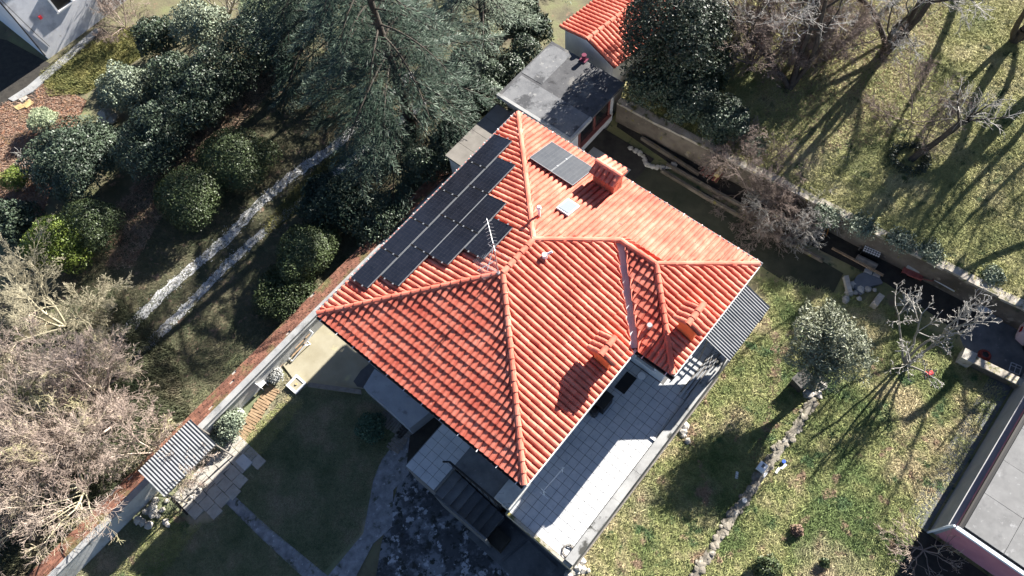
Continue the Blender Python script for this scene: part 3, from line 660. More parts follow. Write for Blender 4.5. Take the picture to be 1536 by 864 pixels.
part("slab", MB().box(p, HU*.33, HV*.33, Vector((0, 0, .05))), M_YARD, dc)
rm = MB()
for sgn in (-1, 1): rm.box(p+HU*sgn*.28+Vector((0, 0, .065)), HU*.05, HV*.33, Vector((0, 0, .016))); rm.box(p+HV*sgn*.28+Vector((0, 0, .065)), HU*.23, HV*.05, Vector((0, 0, .016)))
part("rim", rm, M_WHITE, dc); part("knob", MB().tube(p+Vector((0, 0, .04)), p+Vector((0, 0, .09)), .05), M_OCHRE, dc)

# paved patio of square slabs
pt = struct("patio", abprism(MB(), [(-9.1, -1.95), (-6.0, -1.95), (-6.0, -.9), (-9.1, -.9)], -.1, .03), M_SOIL)
sm = MB().box((0, 0, 0), (.245, 0, 0), (0, .245, 0), (0, 0, .03)); slab_me = mesh_from(sm.v, sm.f, M_SLAB, "paving_slab"); rg = random.Random(2)
for i in range(7):
    n = [3, 4, 4, 4, 4, 3, 4][i]
    for j in range(n):
        a = -9.0+.51*i+.25; b = -1.95+.51*j+.12*(i % 2)+.2
        mw = (Matrix.Rotation(rg.gauss(0, .03), 3, 'Z') @ Matrix(((HV.x, HU.x, 0), (HV.y, HU.y, 0), (0, 0, 1)))).to_4x4(); mw.translation = H(a, b, .045+rg.uniform(0, .012)); piece("paving_slab", slab_me, pt, mw)
p = at(366, 693, .1); solo("loose_slab", MB().box(p, HU*.22, HV*.30, Vector((0, 0, .04))), M_TERR, "pale loose slab lying on the shaded lawn at the corner of the patio", "slab")
def slat_path(P, n, ln, m, label, z=.05, group=None):
    p, q = at(*P[0], z), at(*P[1], z); d = (q-p); o = thing("slat_path", label, "slat walkway", p, group); x = d.normalized(); y = Vector((-x.y, x.x, 0)); rg = random.Random(n)
    for k in range(n):
        c = p+d*((k+.5)/n)+y*rg.gauss(0, .02); r = Matrix.Rotation(rg.gauss(0, .06), 3, 'Z')
        part("slat", MB().box(c, r@(x*d.length/n*.40), r@(y*ln/2), Vector((0, 0, .025))), m, o)
slat_path(((412, 580), (352, 668)), 24, .62, M_WOOD, "long walkway of brown wooden slats along the lit flower border")
slat_path(((571, 622), (608, 652)), 12, .55, M_DWOOD, "upper run of the grey slat walkway in the shade below the house")
slat_path(((613, 640), (588, 676)), 11, .62, M_DWOOD, "lower run of the grey slat walkway in the shade below the house")

# ------------------------------------------------------------------ left boundary wall with sloping brick coping
lw = thing("boundary_wall", "long pale rendered wall with a sloping red brick coping beside the drive", "wall", H(-4, -2.8, 0))
part("wall_face", abprism(MB(), [(-18, -2.84), (9.9, -2.84), (9.9, -2.62), (-18, -2.62)], -.2, 1.16), M_PLASTB, lw)
part("wall_top", abprism(MB(), [(-18, -2.88), (9.95, -2.88), (9.95, -2.60), (-18, -2.60)], 1.162, 1.20), M_CONC, lw)
bd = MB().hexa([H(-18, -3.78, -.2), H(9.9, -3.78, -.2), H(9.9, -2.85, -.2), H(-18, -2.85, -.2)], [H(-18, -3.78, .72), H(9.9, -3.78, .72), H(9.9, -2.85, 1.13), H(-18, -2.85, 1.13)])
part("coping_bed", bd, M_MORTAR, lw)
bk = MB(); rg = random.Random(4); sdir = Vector((0, 0, .41))+HV*.93; sdir.normalize(); nb = HU.cross(sdir); nb = nb if nb.z > 0 else -nb
for r in range(8):
    a = -18+.13*(r % 2)
    while a < 9.7:
        l = rg.uniform(.22, .26); c = H(a+l/2, -3.75, .735)+sdir*(.06+r*.123)+nb*rg.uniform(-.004, .016)
        if rg.random() > .015: bk.box(c, HU*(l/2-.008), sdir*.055, nb*.03)
        a += l
part("brick_coping", bk, M_BRICK, lw, kind='stuff')
wo = MB(); wo.tube(H(-6, -2.57, 1.02), H(4.5, -2.57, 1.05), .025, n=6); part("pipe", wo, M_CONC, lw)

# ------------------------------------------------------------------ orchard retaining wall
rwA, rwB = at(930, 147, ZM+.1), at(1700, 536, ZM+.1); dx = (rwB-rwA).normalized(); ny = Vector((-dx.y, dx.x, 0)); LEN = (rwB-rwA).length
rw = thing("retaining_wall", "long stained concrete retaining wall below the orchard meadow with a mossy top", "wall", (rwA.x, rwA.y, ZR))
mb = MB(); mc = MB(); rg = random.Random(6); x = 0
while x < LEN:
    l = rg.uniform(1.6, 2.6); c = rwA+dx*(x+l/2); c.z = 0; t = rg.uniform(-.012, .012)
    mb.box(Vector((c.x, c.y, (ZM-.06)/2+.2))-ny*(.10-t), dx*l/2, ny*.16, Vector((0, 0, (ZM-.06)/2-.2)))
    x += l
x = 0
while x < LEN:
    l = rg.uniform(.5, 1.1); c = rwA+dx*(x+l/2); c.z = ZM; mc.box(c-ny*(.09+rg.uniform(-.02, .02)), (dx*.999+ny*rg.gauss(0, .03))*(l/2-.006), ny*(.20+rg.uniform(-.02, .03)), Vector((0, 0, .055+rg.uniform(0, .02)))); x += l
part("wall_face", mb, M_WALLC, rw); part("coping_stone", mc, M_COPE, rw)
# low wall on the right
p, q = at(1452, 535, ZR+.5), at(1640, 627, ZR+.5); d = (q-p).normalized(); n_ = Vector((-d.y, d.x, 0))
l2 = thing("low_wall", "low mossy pale wall between the lawn and the dark yard on the right", "wall", (p.x, p.y, ZR))
part("wall_face", MB().box((p+q)/2-Vector((0, 0, .3)), (q-p)/2, n_*.12, Vector((0, 0, .26))), M_WALLC, l2)
part("coping_stone", MB().box((p+q)/2, (q-p)/2, n_*.17, Vector((0, 0, .04))), M_COPE, l2)
part("pier", MB().box(p-Vector((0, 0, .2)), d*.24, n_*.24, Vector((0, 0, .33))), M_STONE, l2)
sheet("dark_yard", [(1440, 505), (1475, 470), (1640, 540), (1640, 620), (1450, 532)], ZR+.012, M_DARKS, .1)  # dark concrete colour stands in for the retaining wall's shadow
# shaded beds and kerbs under the retaining wall
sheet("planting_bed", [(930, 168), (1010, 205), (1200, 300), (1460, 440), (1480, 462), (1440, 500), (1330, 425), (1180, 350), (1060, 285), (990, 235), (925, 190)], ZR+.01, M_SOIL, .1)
sheet("shaded_lawn", [(975, 245), (1060, 290), (1180, 360), (1265, 410), (1250, 440), (1190, 430), (1150, 405), (1120, 380), (1000, 310), (930, 260)], ZR+.016, M_SHADED, .1)
for P, lb in (([(962, 207), (1048, 262)], "upper mossy concrete kerb beside the shaded trench"), ([(1000, 247), (1064, 283), (1150, 330), (1210, 360)], "middle mossy concrete kerb above the shaded lawn"), ([(992, 256), (1060, 297), (1150, 346), (1235, 392)], "lowest mossy concrete kerb along the shaded lawn")):
    mb = MB(); W = pxs(P, ZR+.1)
    for a_, b_ in zip(W, W[1:]): d = (b_-a_).normalized(); mb.box((a_+b_)/2, (b_-a_)/2, Vector((-d.y, d.x, 0))*.06, Vector((0, 0, .13)))
    solo("kerb", mb, M_WALLC, lb, "kerb", "kerbs in the shaded back garden")
byd = struct("back_yard", MB().prism([H(11.9, 1.0), H(16.4, 1.0), H(16.4, 4.4), H(11.9, 4.4)], ZR-.3, ZR+.03), M_SOIL)
for (a0, a1, b0, b1) in ((12.0, 13.5, 1.4, 2.6), (13.52, 15.2, 1.7, 2.6), (12.0, 13.6, 2.63, 3.9), (13.63, 15.2, 2.63, 3.9), (10.6, 11.9, 3.9, 4.6)):
    part("concrete_slab", abprism(MB(), [(a0, b0), (a1, b0), (a1, b1), (a0, b1)], ZR-.1, ZR+.065), M_CONC, byd)
st_ = thing("rockery", "ring of pale stones round a planted bed behind the brick chimney", "rockery", at(965, 235, ZR)); rg = random.Random(12)
for k in range(16):
    t = k/15; x_ = 946+t*62+6*math.sin(t*9); y_ = 222+34*math.sin(math.pi*t*.62)-6*t
    part("stone", MB().rock(at(x_, y_, ZR+.08), rg.uniform(.10, .2), k), M_STONE, st_)
wst = thing("timber_steps", "dark red brown timber steps at the end of the shaded trench", "steps", at(1062, 262, ZR))
for k in range(6):
    a_, b_ = at(1050+k*4.6, 268-k*-2.6-8, ZR+.12+.05*k), at(1066+k*4.6, 246+k*2.6-6, ZR+.12+.05*k); d = (b_-a_).normalized()
    part("tread", MB().box((a_+b_)/2, (b_-a_)/2, Vector((-d.y, d.x, 0))*.045, Vector((0, 0, .03))), M_REDWOOD, wst)
a_, b_ = at(1075, 263, ZR+.5), at(1089, 243, ZR+.5); d = (b_-a_).normalized()
solo("stub_wall", MB().box((a_+b_)/2-Vector((0, 0, .2)), (b_-a_)/2, Vector((-d.y, d.x, 0))*.12, Vector((0, 0, .3))), M_OCHRE, "short ochre stub wall at the end of the timber steps", "wall")

# ------------------------------------------------------------------ outbuilding
zo = 4.0
ob = thing("outbuilding", "flat roofed shed with patched grey felt behind the house", "shed", H(15, -.3, 0))
OB = [(13.6, -2.3), (17.05, -2.3), (17.05, 1.42), (13.6, 1.42)]
part("wall", abprism(MB(), OB, 0, zo-.14), M_PLAST, ob)
part("roof", abprism(MB(), [(13.18, -2.47), (17.25, -2.47), (17.25, 1.82), (13.18, 1.82)], zo-.14, zo), M_TAR, ob)
part("felt_strip", abprism(MB(), [(13.32, -2.3), (14.75, -2.3), (14.75, 1.68), (13.32, 1.68)], zo-.01, zo+.012), M_TARL, ob)
part("felt_strip", abprism(MB(), [(14.9, -2.4), (17.1, -2.4), (17.1, -1.2), (14.9, -1.2)], zo-.01, zo+.012), M_TARL, ob)
part("roof_edge", abprism(MB(), [(13.15, -2.47), (13.30, -2.47), (13.30, 1.85), (13.15, 1.85)], zo-.15, zo+.05).add(*(lambda m: (m.v, m.f))(abprism(MB(), [(13.31, 1.72), (14.75, 1.72), (14.75, 1.85), (13.31, 1.85)], zo-.15, zo+.045))), M_CONC, ob)
fr = MB(); 
for a0 in (14.3, 15.45, 16.6): fr.add(*(lambda m: (m.v, m.f))(abprism(MB(), [(a0, 1.425), (a0+.08, 1.425), (a0+.08, 1.50), (a0, 1.50)], ZR+.9, zo-.3)))
fr.add(*(lambda m: (m.v, m.f))(abprism(MB(), [(14.3, 1.425), (16.7, 1.425), (16.7, 1.6), (14.3, 1.6)], ZR+.82, ZR+.898)))
wn = part("window", fr, M_REDWOOD, ob); part("pane", abprism(MB(), [(14.38, 1.422), (16.6, 1.422), (16.6, 1.44), (14.38, 1.44)], ZR+.9, zo-.3), M_GLASS, wn)
part("door", abprism(MB(), [(13.575, .2), (13.598, .2), (13.598, 1.0), (13.575, 1.0)], ZR, ZR+2.0), M_BLACK, ob)
part("pier", abprism(MB(), [(13.25, 1.35), (13.6, 1.35), (13.6, 1.62), (13.25, 1.62)], 0, zo-.15), M_PLAST, ob)
p = at(876, 90, zo); solo("roof_vent", MB().box(p+Vector((0, 0, .03)), HU*.15, HV*.17, Vector((0, 0, .03))).tube(p, p+Vector((0, 0, .35)), .09, .12), mat("magenta_sheet", [(.13, .025, .05)]), "small vent on a dark pink sheet at the back of the shed roof", "vent")
wk = struct("slab_roof", abprism(MB(), [(9.6, -2.42), (13.14, -2.42), (13.14, -.2), (9.6, -.2)], 0, 3.2), M_PLASTB, None)
for k in range(4):
    part("concrete_slab", abprism(MB(), [(9.5+k*.92, -2.52), (9.5+k*.92+.905, -2.52), (9.5+k*.92+.905, -.2), (9.5+k*.92, -.2)], 3.21, 3.33), M_SLABR, wk)

# ------------------------------------------------------------------ red roofed cottage behind
g0, g1 = at(840, 42, 3.9), at(921, 103, 3.9); E_ = (g1-g0); wg = E_.length; E_ = E_.normalized(); D_ = Vector((-E_.y, E_.x, 0)); D_ = D_ if D_.dot(HU) > 0 else -D_
cot = thing("cottage", "small pale cottage with a red tiled gable roof at the top of the picture", "house", (g0.x, g0.y, 0))
zr = 3.9+wg/2*math.tan(math.radians(15)); gm = (g0+g1)/2; gm.z = zr; LC = 9.0
i0, i1 = g0+E_*.2+D_*.15, g1-E_*.2+D_*.15
part("wall", MB().add([Vector((i0.x, i0.y, 0)), Vector((i1.x, i1.y, 0)), i1, Vector((gm.x, gm.y, zr-.1))+D_*.15, i0]+[v+D_*LC for v in (Vector((i0.x, i0.y, 0)), Vector((i1.x, i1.y, 0)), i1, Vector((gm.x, gm.y, zr-.1))+D_*.15, i0)], [(0, 1, 2, 3, 4), (9, 8, 7, 6, 5), (1, 6, 7, 2), (0, 4, 9, 5)]), M_PLAST, cot)
rf = part("roof", MB().add([g0, gm, g0+D_*LC, gm+D_*LC, g1, g1+D_*LC], [(0, 1, 3, 2), (1, 4, 5, 3)]), M_DECK, cot)
rest = MB(); cnt = 0
for side in (0, 1):
    ev = g0 if side == 0 else g1+D_*LC; e3 = D_ if side == 0 else -D_; us = (gm-g0) if side == 0 else (gm-g1); ul = us.length; us = us.normalized(); n3 = e3.cross(us)
    if n3.z < 0: ev = ev+e3*LC; e3 = -e3; n3 = e3.cross(us)
    for i in range(int(LC/TW)):
        for j in range(int(ul/TE)+1):
            b_ = ev+e3*(i*TW)+us*min(j*TE-.04, ul-TLEN)+n3*.02; Mx = Matrix(((e3.x, us.x, n3.x, b_.x), (e3.y, us.y, n3.y, b_.y), (e3.z, us.z, n3.z, b_.z), (0, 0, 0, 1)))
            inv = (b_-g0).dot(D_) < 5.2
            if inv and cnt < 296: piece("roof_tile", tile_me, rf, Mx); cnt += 1
            else: rest.add([Mx @ Vector(v) for v in TV], TF)
part("roof_tiles", rest, M_TILE, rf, kind='stuff'); capline(gm, gm+D_*LC, rf, lift=.05)
# ------------------------------------------------------------------ white building top left
c0 = at(72, 88, 0.05); ca, cb = loc_ab(c0)
wb = thing("apartment_house", "white two storey house with dark cables at the top left corner", "house", c0)
part("wall", abprism(MB(), [(ca, cb-9), (ca+9, cb-9), (ca+9, cb), (ca, cb)], -.2, 6.2), mat("streaked_white_plaster", [(.56, .57, .60), (.70, .70, .71)], .9, bump=.1, spots=[((.42, .42, .44), .7, .56, .14), ((.33, .31, .29), 2.2, .66, .08)]), wb)
part("roof", abprism(MB(), [(ca-.4, cb-9.4), (ca+9.4, cb-9.4), (ca+9.4, cb+.4), (ca-.4, cb+.4)], 6.21, 6.5), M_TAR, wb)
wf = MB(); wa = ca+2.0
for (q0, q1, z0, z1) in ((wa, wa+.1, 2.0, 3.3), (wa+1.0, wa+1.1, 2.0, 3.3), (wa+.1, wa+1.0, 3.2, 3.3), (wa-.05, wa+1.15, 1.9, 1.998)):
    wf.add(*(lambda m: (m.v, m.f))(abprism(MB(), [(q0, cb+.003), (q1, cb+.003), (q1, cb+.12), (q0, cb+.12)], z0, z1)))
w1 = part("window", wf, M_WHITE, wb); part("pane", abprism(MB(), [(wa+.1, cb+.002), (wa+1, cb+.002), (wa+1, cb+.03), (wa+.1, cb+.03)], 2.0, 3.2), M_GLASS, w1)
part("cable", MB().path([H(ca-.02, cb+.03, .3), H(ca+.02, cb+.04, 3), H(ca+.0, cb+.04, 6)], .035).path([H(ca+.5, cb+.02, .6), H(ca+.3, cb+.03, 2.4), H(ca+.05, cb+.05, 5.4)], .015), M_BLACK, wb)
part("alarm_box", abprism(MB(), [(ca+1.05, cb+.003), (ca+1.2, cb+.003), (ca+1.2, cb+.08), (ca+1.05, cb+.08)], 2.2, 2.4), mat("red_plastic", [(.5, .03, .04)]), wb)
# ------------------------------------------------------------------ pink building bottom right
zp = 3.3; pa, pb = 8.72, 22.42
pk = thing("garage", "pink rendered building with a flat grey slab roof at the bottom right corner", "building", H(pa, pb, 0))
part("wall", abprism(MB(), [(pa+.12, pb+.02), (pa+12, pb+.02), (pa+12, pb+12), (pa+.12, pb+12)], -.4, zp-.12), M_PINK, pk)
part("side_wall", abprism(MB(), [(pa+.12, pb-.20), (pa+12, pb-.20), (pa+12, pb+.015), (pa+.12, pb+.015)], -.4, zp-.55), mat("grey_render", [(.22, .225, .23), (.30, .30, .30)], 1.3), pk)
rs = part("roof", abprism(MB(), [(pa, pb-.05), (pa+12.1, pb-.05), (pa+12.1, pb+12), (pa, pb+12)], zp-.11, zp-.02), M_BLACK, pk)
for i in range(6):
    for j in range(5):
        part("roof_slab", abprism(MB(), [(pa+.16+i*1.5, pb+.12+j*1.4), (pa+.16+i*1.5+1.488, pb+.12+j*1.4), (pa+.16+i*1.5+1.488, pb+.12+j*1.4+1.388), (pa+.16+i*1.5, pb+.12+j*1.4+1.388)], zp-.02, zp+.02+.003*((i+j) % 2)), mat("roof_concrete", [(.125, .125, .124), (.18, .18, .178)], 1.6, bump=.2, spots=[((.12, .12, .12), 1.8, .56, .12), ((.25, .25, .25), 4, .6, .12)]) if i+j == 0 else bpy.data.materials["roof_concrete"], rs)
part("gutter", abprism(MB(), [(pa-.10, pb-.1), (pa+.02, pb-.1), (pa+.02, pb+12), (pa-.10, pb+12)], zp-.06, zp+.06), mat("blue_white_trim", [(.55, .60, .66)], rough=.4), pk)
part("downpipe", MB().tube(H(pa-.02, pb-.16, zp), H(pa-.0, pb-.2, zp-.5), .045).tube(H(pa, pb-.2, zp-.5), H(pa+.05, pb-.25, .2), .045), bpy.data.materials["blue_white_trim"], pk)
part("copper_edge", abprism(MB(), [(pa+.05, pb-.06), (pa+12, pb-.06), (pa+12, pb-.0), (pa+.05, pb-.0)], zp-.018, zp+.05), mat("dark_edge", [(.035, .03, .028)], rough=.5), pk)
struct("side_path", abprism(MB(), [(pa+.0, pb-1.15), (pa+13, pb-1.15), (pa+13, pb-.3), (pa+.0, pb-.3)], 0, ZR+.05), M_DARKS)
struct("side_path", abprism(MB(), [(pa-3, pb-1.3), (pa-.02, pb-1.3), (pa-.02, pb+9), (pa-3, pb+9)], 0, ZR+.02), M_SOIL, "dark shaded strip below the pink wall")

# ------------------------------------------------------------------ corrugated canopies
def canopy(a0, a1, b0, b1, z0, z1, per, zg, label, posts):
    o = thing("corrugated_canopy", label, "canopy", H((a0+a1)/2, (b0+b1)/2, zg)); mb = MB(); n = int((a1-a0)/per)*8
    rg = random.Random(n); V = []
    for i in range(n+1):
        a = a0+(a1-a0)*i/n; w_ = .019*math.cos(2*math.pi*i/8)
        for b, z in ((b0, z0), ((b0+b1)/2, (z0+z1)/2-.01), (b1, z1)): V.append(H(a, b, z+w_))
    F = []
    for i in range(n):
        for k in range(2): F.append((3*i+k, 3*i+3+k, 3*i+4+k, 3*i+1+k))
    V2 = V+[v-Vector((0, 0, .006)) for v in V]; m_ = len(V); F2 = F+[tuple(reversed([i+m_ for i in f])) for f in F]
    mb.add(V2, F2); part("corrugated_sheet", mb, M_CORR, o)
    for k, t in enumerate((.02, .5, .98)):
        b = b0+(b1-b0)*t; z = z0+(z1-z0)*t-.075
        part("beam", MB().box(H((a0+a1)/2, b, z), HU*(a1-a0)/2, HV*.03, Vector((0, 0, .035))), M_DWOOD, o)
    for a, b, in posts:
        t = (b-b0)/(b1-b0); part("post", MB().tube(H(a, b, zg-.1), H(a, b, z0+(z1-z0)*t-.11), .035), M_DWOOD, o)
canopy(8.55, 11.38, 11.25, 12.96, ZT+2.48, ZT+1.70, .112, ZT, "grey corrugated canopy leaning against the small wing over the terrace", [(8.6, 12.8), (11.3, 12.8), (8.6, 11.9), (11.3, 11.9)])
canopy(-8.83, -6.13, -2.74, -1.14, 2.25, 2.15, .128, 0, "grey corrugated canopy built against the brick coped wall", [(-8.75, -1.25), (-6.2, -1.25), (-8.75, -2.5), (-6.2, -2.5)])

ss = thing("slat_screen", "grey slatted timber screen closing the upper end of the terrace canopy", "screen", H(11.45, 12.1, ZT))
for k, (z0, z1) in enumerate([(0, .28), (.28, .56), (.56, .84), (.84, 1.12), (1.12, 1.42)]+[(1.49+.125*i, 1.555+.125*i) for i in range(5)]):
    bm_ = min(12.92, 11.27+(2.48-.13-z1)/.78*1.71) if z1 > 1.5 else 12.92
    part("slat", abprism(MB(), [(11.42+.012*(k % 2), 11.25), (11.44+.012*(k % 2), 11.25), (11.44+.012*(k % 2), bm_), (11.42+.012*(k % 2), bm_)], ZT+z0+.002, ZT+z1), M_DWOOD, ss)
for b in (11.3, 12.85): part("post", MB().tube(H(11.48, b, ZT-.1), H(11.48, b, ZT+(2.1 if b < 12 else 1.55)), .03), M_DWOOD, ss)

WT = [(1150, 480), (1160, 505), (1166, 545), (1160, 590), (1150, 640), (1128, 690)]
tk = MB(); rg = random.Random(17)
for (x0, y0), (x1, y1) in zip(WT, WT[1:]):
    for k in range(6):
        a_, b_ = at(x0+(x1-x0)*k/6, y0+(y1-y0)*k/6, ZR+.015), at(x0+(x1-x0)*(k+1)/6, y0+(y1-y0)*(k+1)/6, ZR+.015); d = (b_-a_).normalized()
        tk.rock((a_+b_)/2+Vector((rg.gauss(0, .03), rg.gauss(0, .03), 0)), rg.uniform(.16, .26), k+int(x0), .22)
struct("worn_track", tk, mat("trodden_soil", [(.10, .065, .042), (.17, .115, .075)], 3, bump=.6, bscale=14), "brown strip of bare soil worn into the lawn left of the olive tree")

# ------------------------------------------------------------------ dry stone wall down the lawn
dsw = thing("dry_stone_wall", "low tumbled dry stone wall running down the lawn", "wall", at(1140, 730, ZR)); rg = random.Random(21)
P = [(1218, 600), (1195, 640), (1165, 680), (1140, 715), (1115, 750), (1085, 795), (1060, 835), (1035, 875)]
W = pxs(P, ZR); tot = 0
for (p, q) in zip(W, W[1:]):
    n = 17
    for k in range(n):
        d = (q-p).normalized(); c = p+(q-p)*(k+rg.random())/n+Vector((-d.y, d.x, 0))*rg.uniform(-.15, .15); lv = rg.choice((0, 0, 1))
        c.z = ZR+.10+lv*.06; part("stone", MB().rock(c, rg.uniform(.08, .20), tot, .30), M_STONEB, dsw); tot += 1
part("core", MB().path([Vector((w_.x, w_.y, ZR+.02)) for w_ in W], .17, 6), M_STONEB, dsw)
def stones(name, P, n, spread, r, z, m, label, cat="stones", seed=1):
    o = thing(name, label, cat, at(*P, z)); rg = random.Random(seed); c0 = at(*P, z)
    for k in range(n): part("stone", MB().rock(c0+Vector((rg.gauss(0, spread[0]), rg.gauss(0, spread[1]), rg.uniform(.03, .12))), rg.uniform(*r), seed*50+k), m, o)
stones("stone_pile", (232, 765), 18, (.34, .3), (.10, .22), 0, M_STONE, "heap of pale broken stones beside the wall below the canopy", "stone heap", 3)
stones("stone_pile", (1022, 645), 8, (.14, .3), (.12, .25), ZR, M_STONE, "few large pale stones against the terrace edge", "stone heap", 4)
stones("stone_pile", (866, 856), 10, (.3, .12), (.08, .2), ZR, M_STONE, "small white stones at the lowest corner of the terrace", "stone heap", 5)
stones("stone_pile", (1218, 580), 12, (.25, .25), (.12, .26), ZR, M_STONE, "pile of stones at the foot of the olive tree", "stone heap", 6)
stones("stone_pile", (300, 735), 6, (.2, .15), (.06, .13), .05, M_STONE, "small rubble on the slabs at the lower end of the canopy", "rubble", 7)
stones("stone_pile", (1290, 440), 9, (.5, .25), (.10, .22), ZR, M_STONE, "row of dark stones between the lawn and the olive tree", "stone heap", 9)
p = at(165, 178, .2); solo("boulder", MB().rock(p+Vector((0, 0, .2)), .55, 77, .8), M_STONE, "pale grey boulder between two dark laurels at the left", "boulder", smooth=False)

# ------------------------------------------------------------------ small objects
Z = Vector((0, 0, 1))
def R2(t): return Vector((math.cos(t), math.sin(t), 0))
def chair_frame(px, py, z, label):
    c = at(px, py, z); o = thing("lounger_frame", label, "lounger", c); t0 = HU; s0 = HV
    part("frame", MB().path([c-t0*.75-s0*.22+Z*.06, c-t0*.75+s0*.22+Z*.06, c+t0*.1+s0*.24+Z*.32, c+t0*.75+s0*.22+Z*.55, c+t0*.75-s0*.22+Z*.55, c+t0*.1-s0*.24+Z*.32, c-t0*.75-s0*.22+Z*.06], .028), M_WHITE, o)
    part("leg", MB().path([c+t0*.1-s0*.24+Z*.3, c+t0*.35-s0*.24, c+t0*.35+s0*.24, c+t0*.1+s0*.24+Z*.3], .022), M_WHITE, o)
    part("slat", MB().box(c+t0*.2+Z*.33, t0*.45, s0*.05, Z*.012).box(c-t0*.1+s0*.13+Z*.22, t0*.5, s0*.035, Z*.012), M_WOOD, o)
chair_frame(452, 520, .06, "white tubular lounger frame leaning by the wall at the sandy yard")
solo("plank", MB().box(at(432, 533, .1), (HU*1.1+HV*.05), HV*.05-HU*.002, Z*.02).box(at(438, 528, .15), (HU*.9-HV*.1), HV*.04, Z*.02), M_WOOD, "pair of brown planks lying along the foot of the rendered wall", "planks")
p = at(471, 484, .25); solo("bucket", MB().tube(p-Z*.2, p+Z*.1, .14, .18, 12).tube(p+Z*.1, p+Z*.12, .19, .19, 12), M_WHITE, "white bucket at the corner of the house beside the wall", "bucket")
p = at(362, 618, .1); solo("flower_pot", MB().tube(p-Z*.1, p+Z*.18, .10, .14, 10), M_WHITE, "white flower pot in the lit border beside the wall", "pot")
p = at(394, 577, .2); o = thing("garden_chair", "small white slatted garden chair in the lit border", "chair", p)
part("seat", MB().box(p+Z*.2, HU*.16, HV*.16, Z*.015), M_WHITE, o); part("backrest", MB().box(p+Z*.42-HU*.16, HV*.16, HU*.012, Z*.2), M_WHITE, o)
for sa in (-1, 1):
    for sb in (-1, 1): part("leg", MB().tube(p+HU*.14*sa+HV*.14*sb-Z*.2, p+HU*.14*sa+HV*.14*sb+Z*.2, .015), M_WHITE, o)
# beneath the eave on the terrace
p = H(6.0, 10.2, ZT+.02); solo("door_mat", MB().box(p, HU*.42, HV*.24, Z*.012).box(p+Z*.014, HU*.37, HV*.19, Z*.004), M_BLACK, "black door mat on the tiles near the inner corner of the terrace", "mat")
p = H(4.7, 10.02, ZT); o = thing("storage_box", "black storage cabinet against the wall under the right eave", "cabinet", p)
part("body", MB().box(p+Z*.42, HU*.30, HV*.26, Z*.40), M_BLACK, o); part("lid", MB().box(p+Z*.845, HU*.33, HV*.29, Z*.022), M_BLACK, o)
p = H(4.2, 10.0, ZT); solo("round_bin", MB().tube(p, p+Z*.5, .15, .19, 14).tube(p+Z*.5, p+Z*.56, .2, .12, 14), M_BLACK, "small black round bin beside the cabinet under the eave", "bin")
p = H(6.55, 10.55, ZT); solo("plant_pot", MB().tube(p, p+Z*.22, .10, .14, 12).tube(p+Z*.22, p+Z*.25, .155, .155, 12), M_WHITE, "white pot at the foot of the wing wall on the terrace", "pot")
p = H(.55, 10.45, ZT); solo("drying_rack", MB().tube(p+HU*.0+Z*.9, p+HU*1.15+HV*.05+Z*.9, .018).tube(p+Z*.9-HV*.12, p+Z*.9+HV*.12, .018).tube(p, p+Z*.9, .018).tube(p+HU*1.1, p+HU*1.1+Z*.9, .018).tube(p-HV*.2, p+HV*.2, .02), M_WHITE, "thin white rail standing on the tiles near the lowest roof corner", "rail")
p = at(852, 826, ZT+.03); solo("hose_coil", MB().path([p+R2(t*.6)*(.16+.004*t)+Z*.02*(t % 3) for t in range(24)], .016, 5), M_DWOOD, "small coil of hose near the lowest corner of the terrace", "hose")
o = thing("pole_stack", "bundle of pale poles lying along the terrace edge near the canopy", "poles", H(8.0, 12.3, ZT)); rg = random.Random(9)
for k in range(8):
    a = H(7.0+rg.uniform(-.2, .3), 12.1+.05*k, ZT+.06+.03*(k % 3)); b = H(9.2+rg.uniform(-.4, .4), 12.15+.045*k, ZT+.12+.05*(k % 4)); part("pole", MB().tube(a, b, .028, .02), M_METAL if k % 3 else M_DWOOD, o)
solo("broom", MB().tube(H(4.9, 12.38, ZT+.03), H(6.0, 12.3, ZT+.03), .015).box(H(4.85, 12.38, ZT+.04), HU*.06, HV*.16, Z*.03), M_WHITE, "thin white broom lying by the terrace kerb", "broom")
# junk below the retaining wall
p = at(1310, 372, ZR+.35); u1 = (dx*.9+ny*.1).normalized(); u2 = Vector((-u1.y, u1.x, 0)); o = thing("mesh_crate", "dark crate with a white wire grid top below the retaining wall", "crate", p-Z*.35)
part("body", MB().box(p-Z*.16, u1*.36, u2*.36, Z*.18), M_BLACK, o); g_ = MB()
for k in range(-3, 4): g_.box(p+u1*k*.11+Z*.03, u1*.014, u2*.36, Z*.01); g_.box(p+u2*k*.11+Z*.045, u1*.36, u2*.014, Z*.01)
part("grid", g_, M_WHITE, o)
def bucket(px, py, r, m, label, group=None):
    p = at(px, py, ZR); o = thing("bucket", label, "bucket", p, group); part("body", MB().tube(p, p+Z*r*2, r*.8, r, 12), m, o); part("handle", MB().path([p+Z*r*2+R2(.3+t*.5)*r*1.02+Z*.05*math.sin(t*.5) for t in range(7)], .01, 4), M_METAL, o)
bucket(1263, 352, .16, M_WHITE, "white bucket on the dark soil left of the wire grid crate")
bucket(1327, 374, .15, M_WHITE, "white bucket touching the right side of the wire grid crate")
bucket(1329, 387, .16, M_METAL, "grey bucket standing just below the white one beside the crate")
a_, b_ = at(1285, 385, ZR+.15), at(1315, 400, ZR+.15); solo("pipe_roll", MB().tube(a_, b_, .14, .14, 12), M_DWOOD, "grey roll of fencing lying below the wire grid crate", "roll")
a_, b_ = at(1248, 372, ZR+.3), at(1325, 413, ZR+.3); d = (b_-a_).normalized(); solo("plank", MB().box((a_+b_)/2, (b_-a_)/2, Vector((-d.y, d.x, 0))*.05, Z*.03), M_WOOD, "long brown plank edging the dark bed below the crate", "plank")
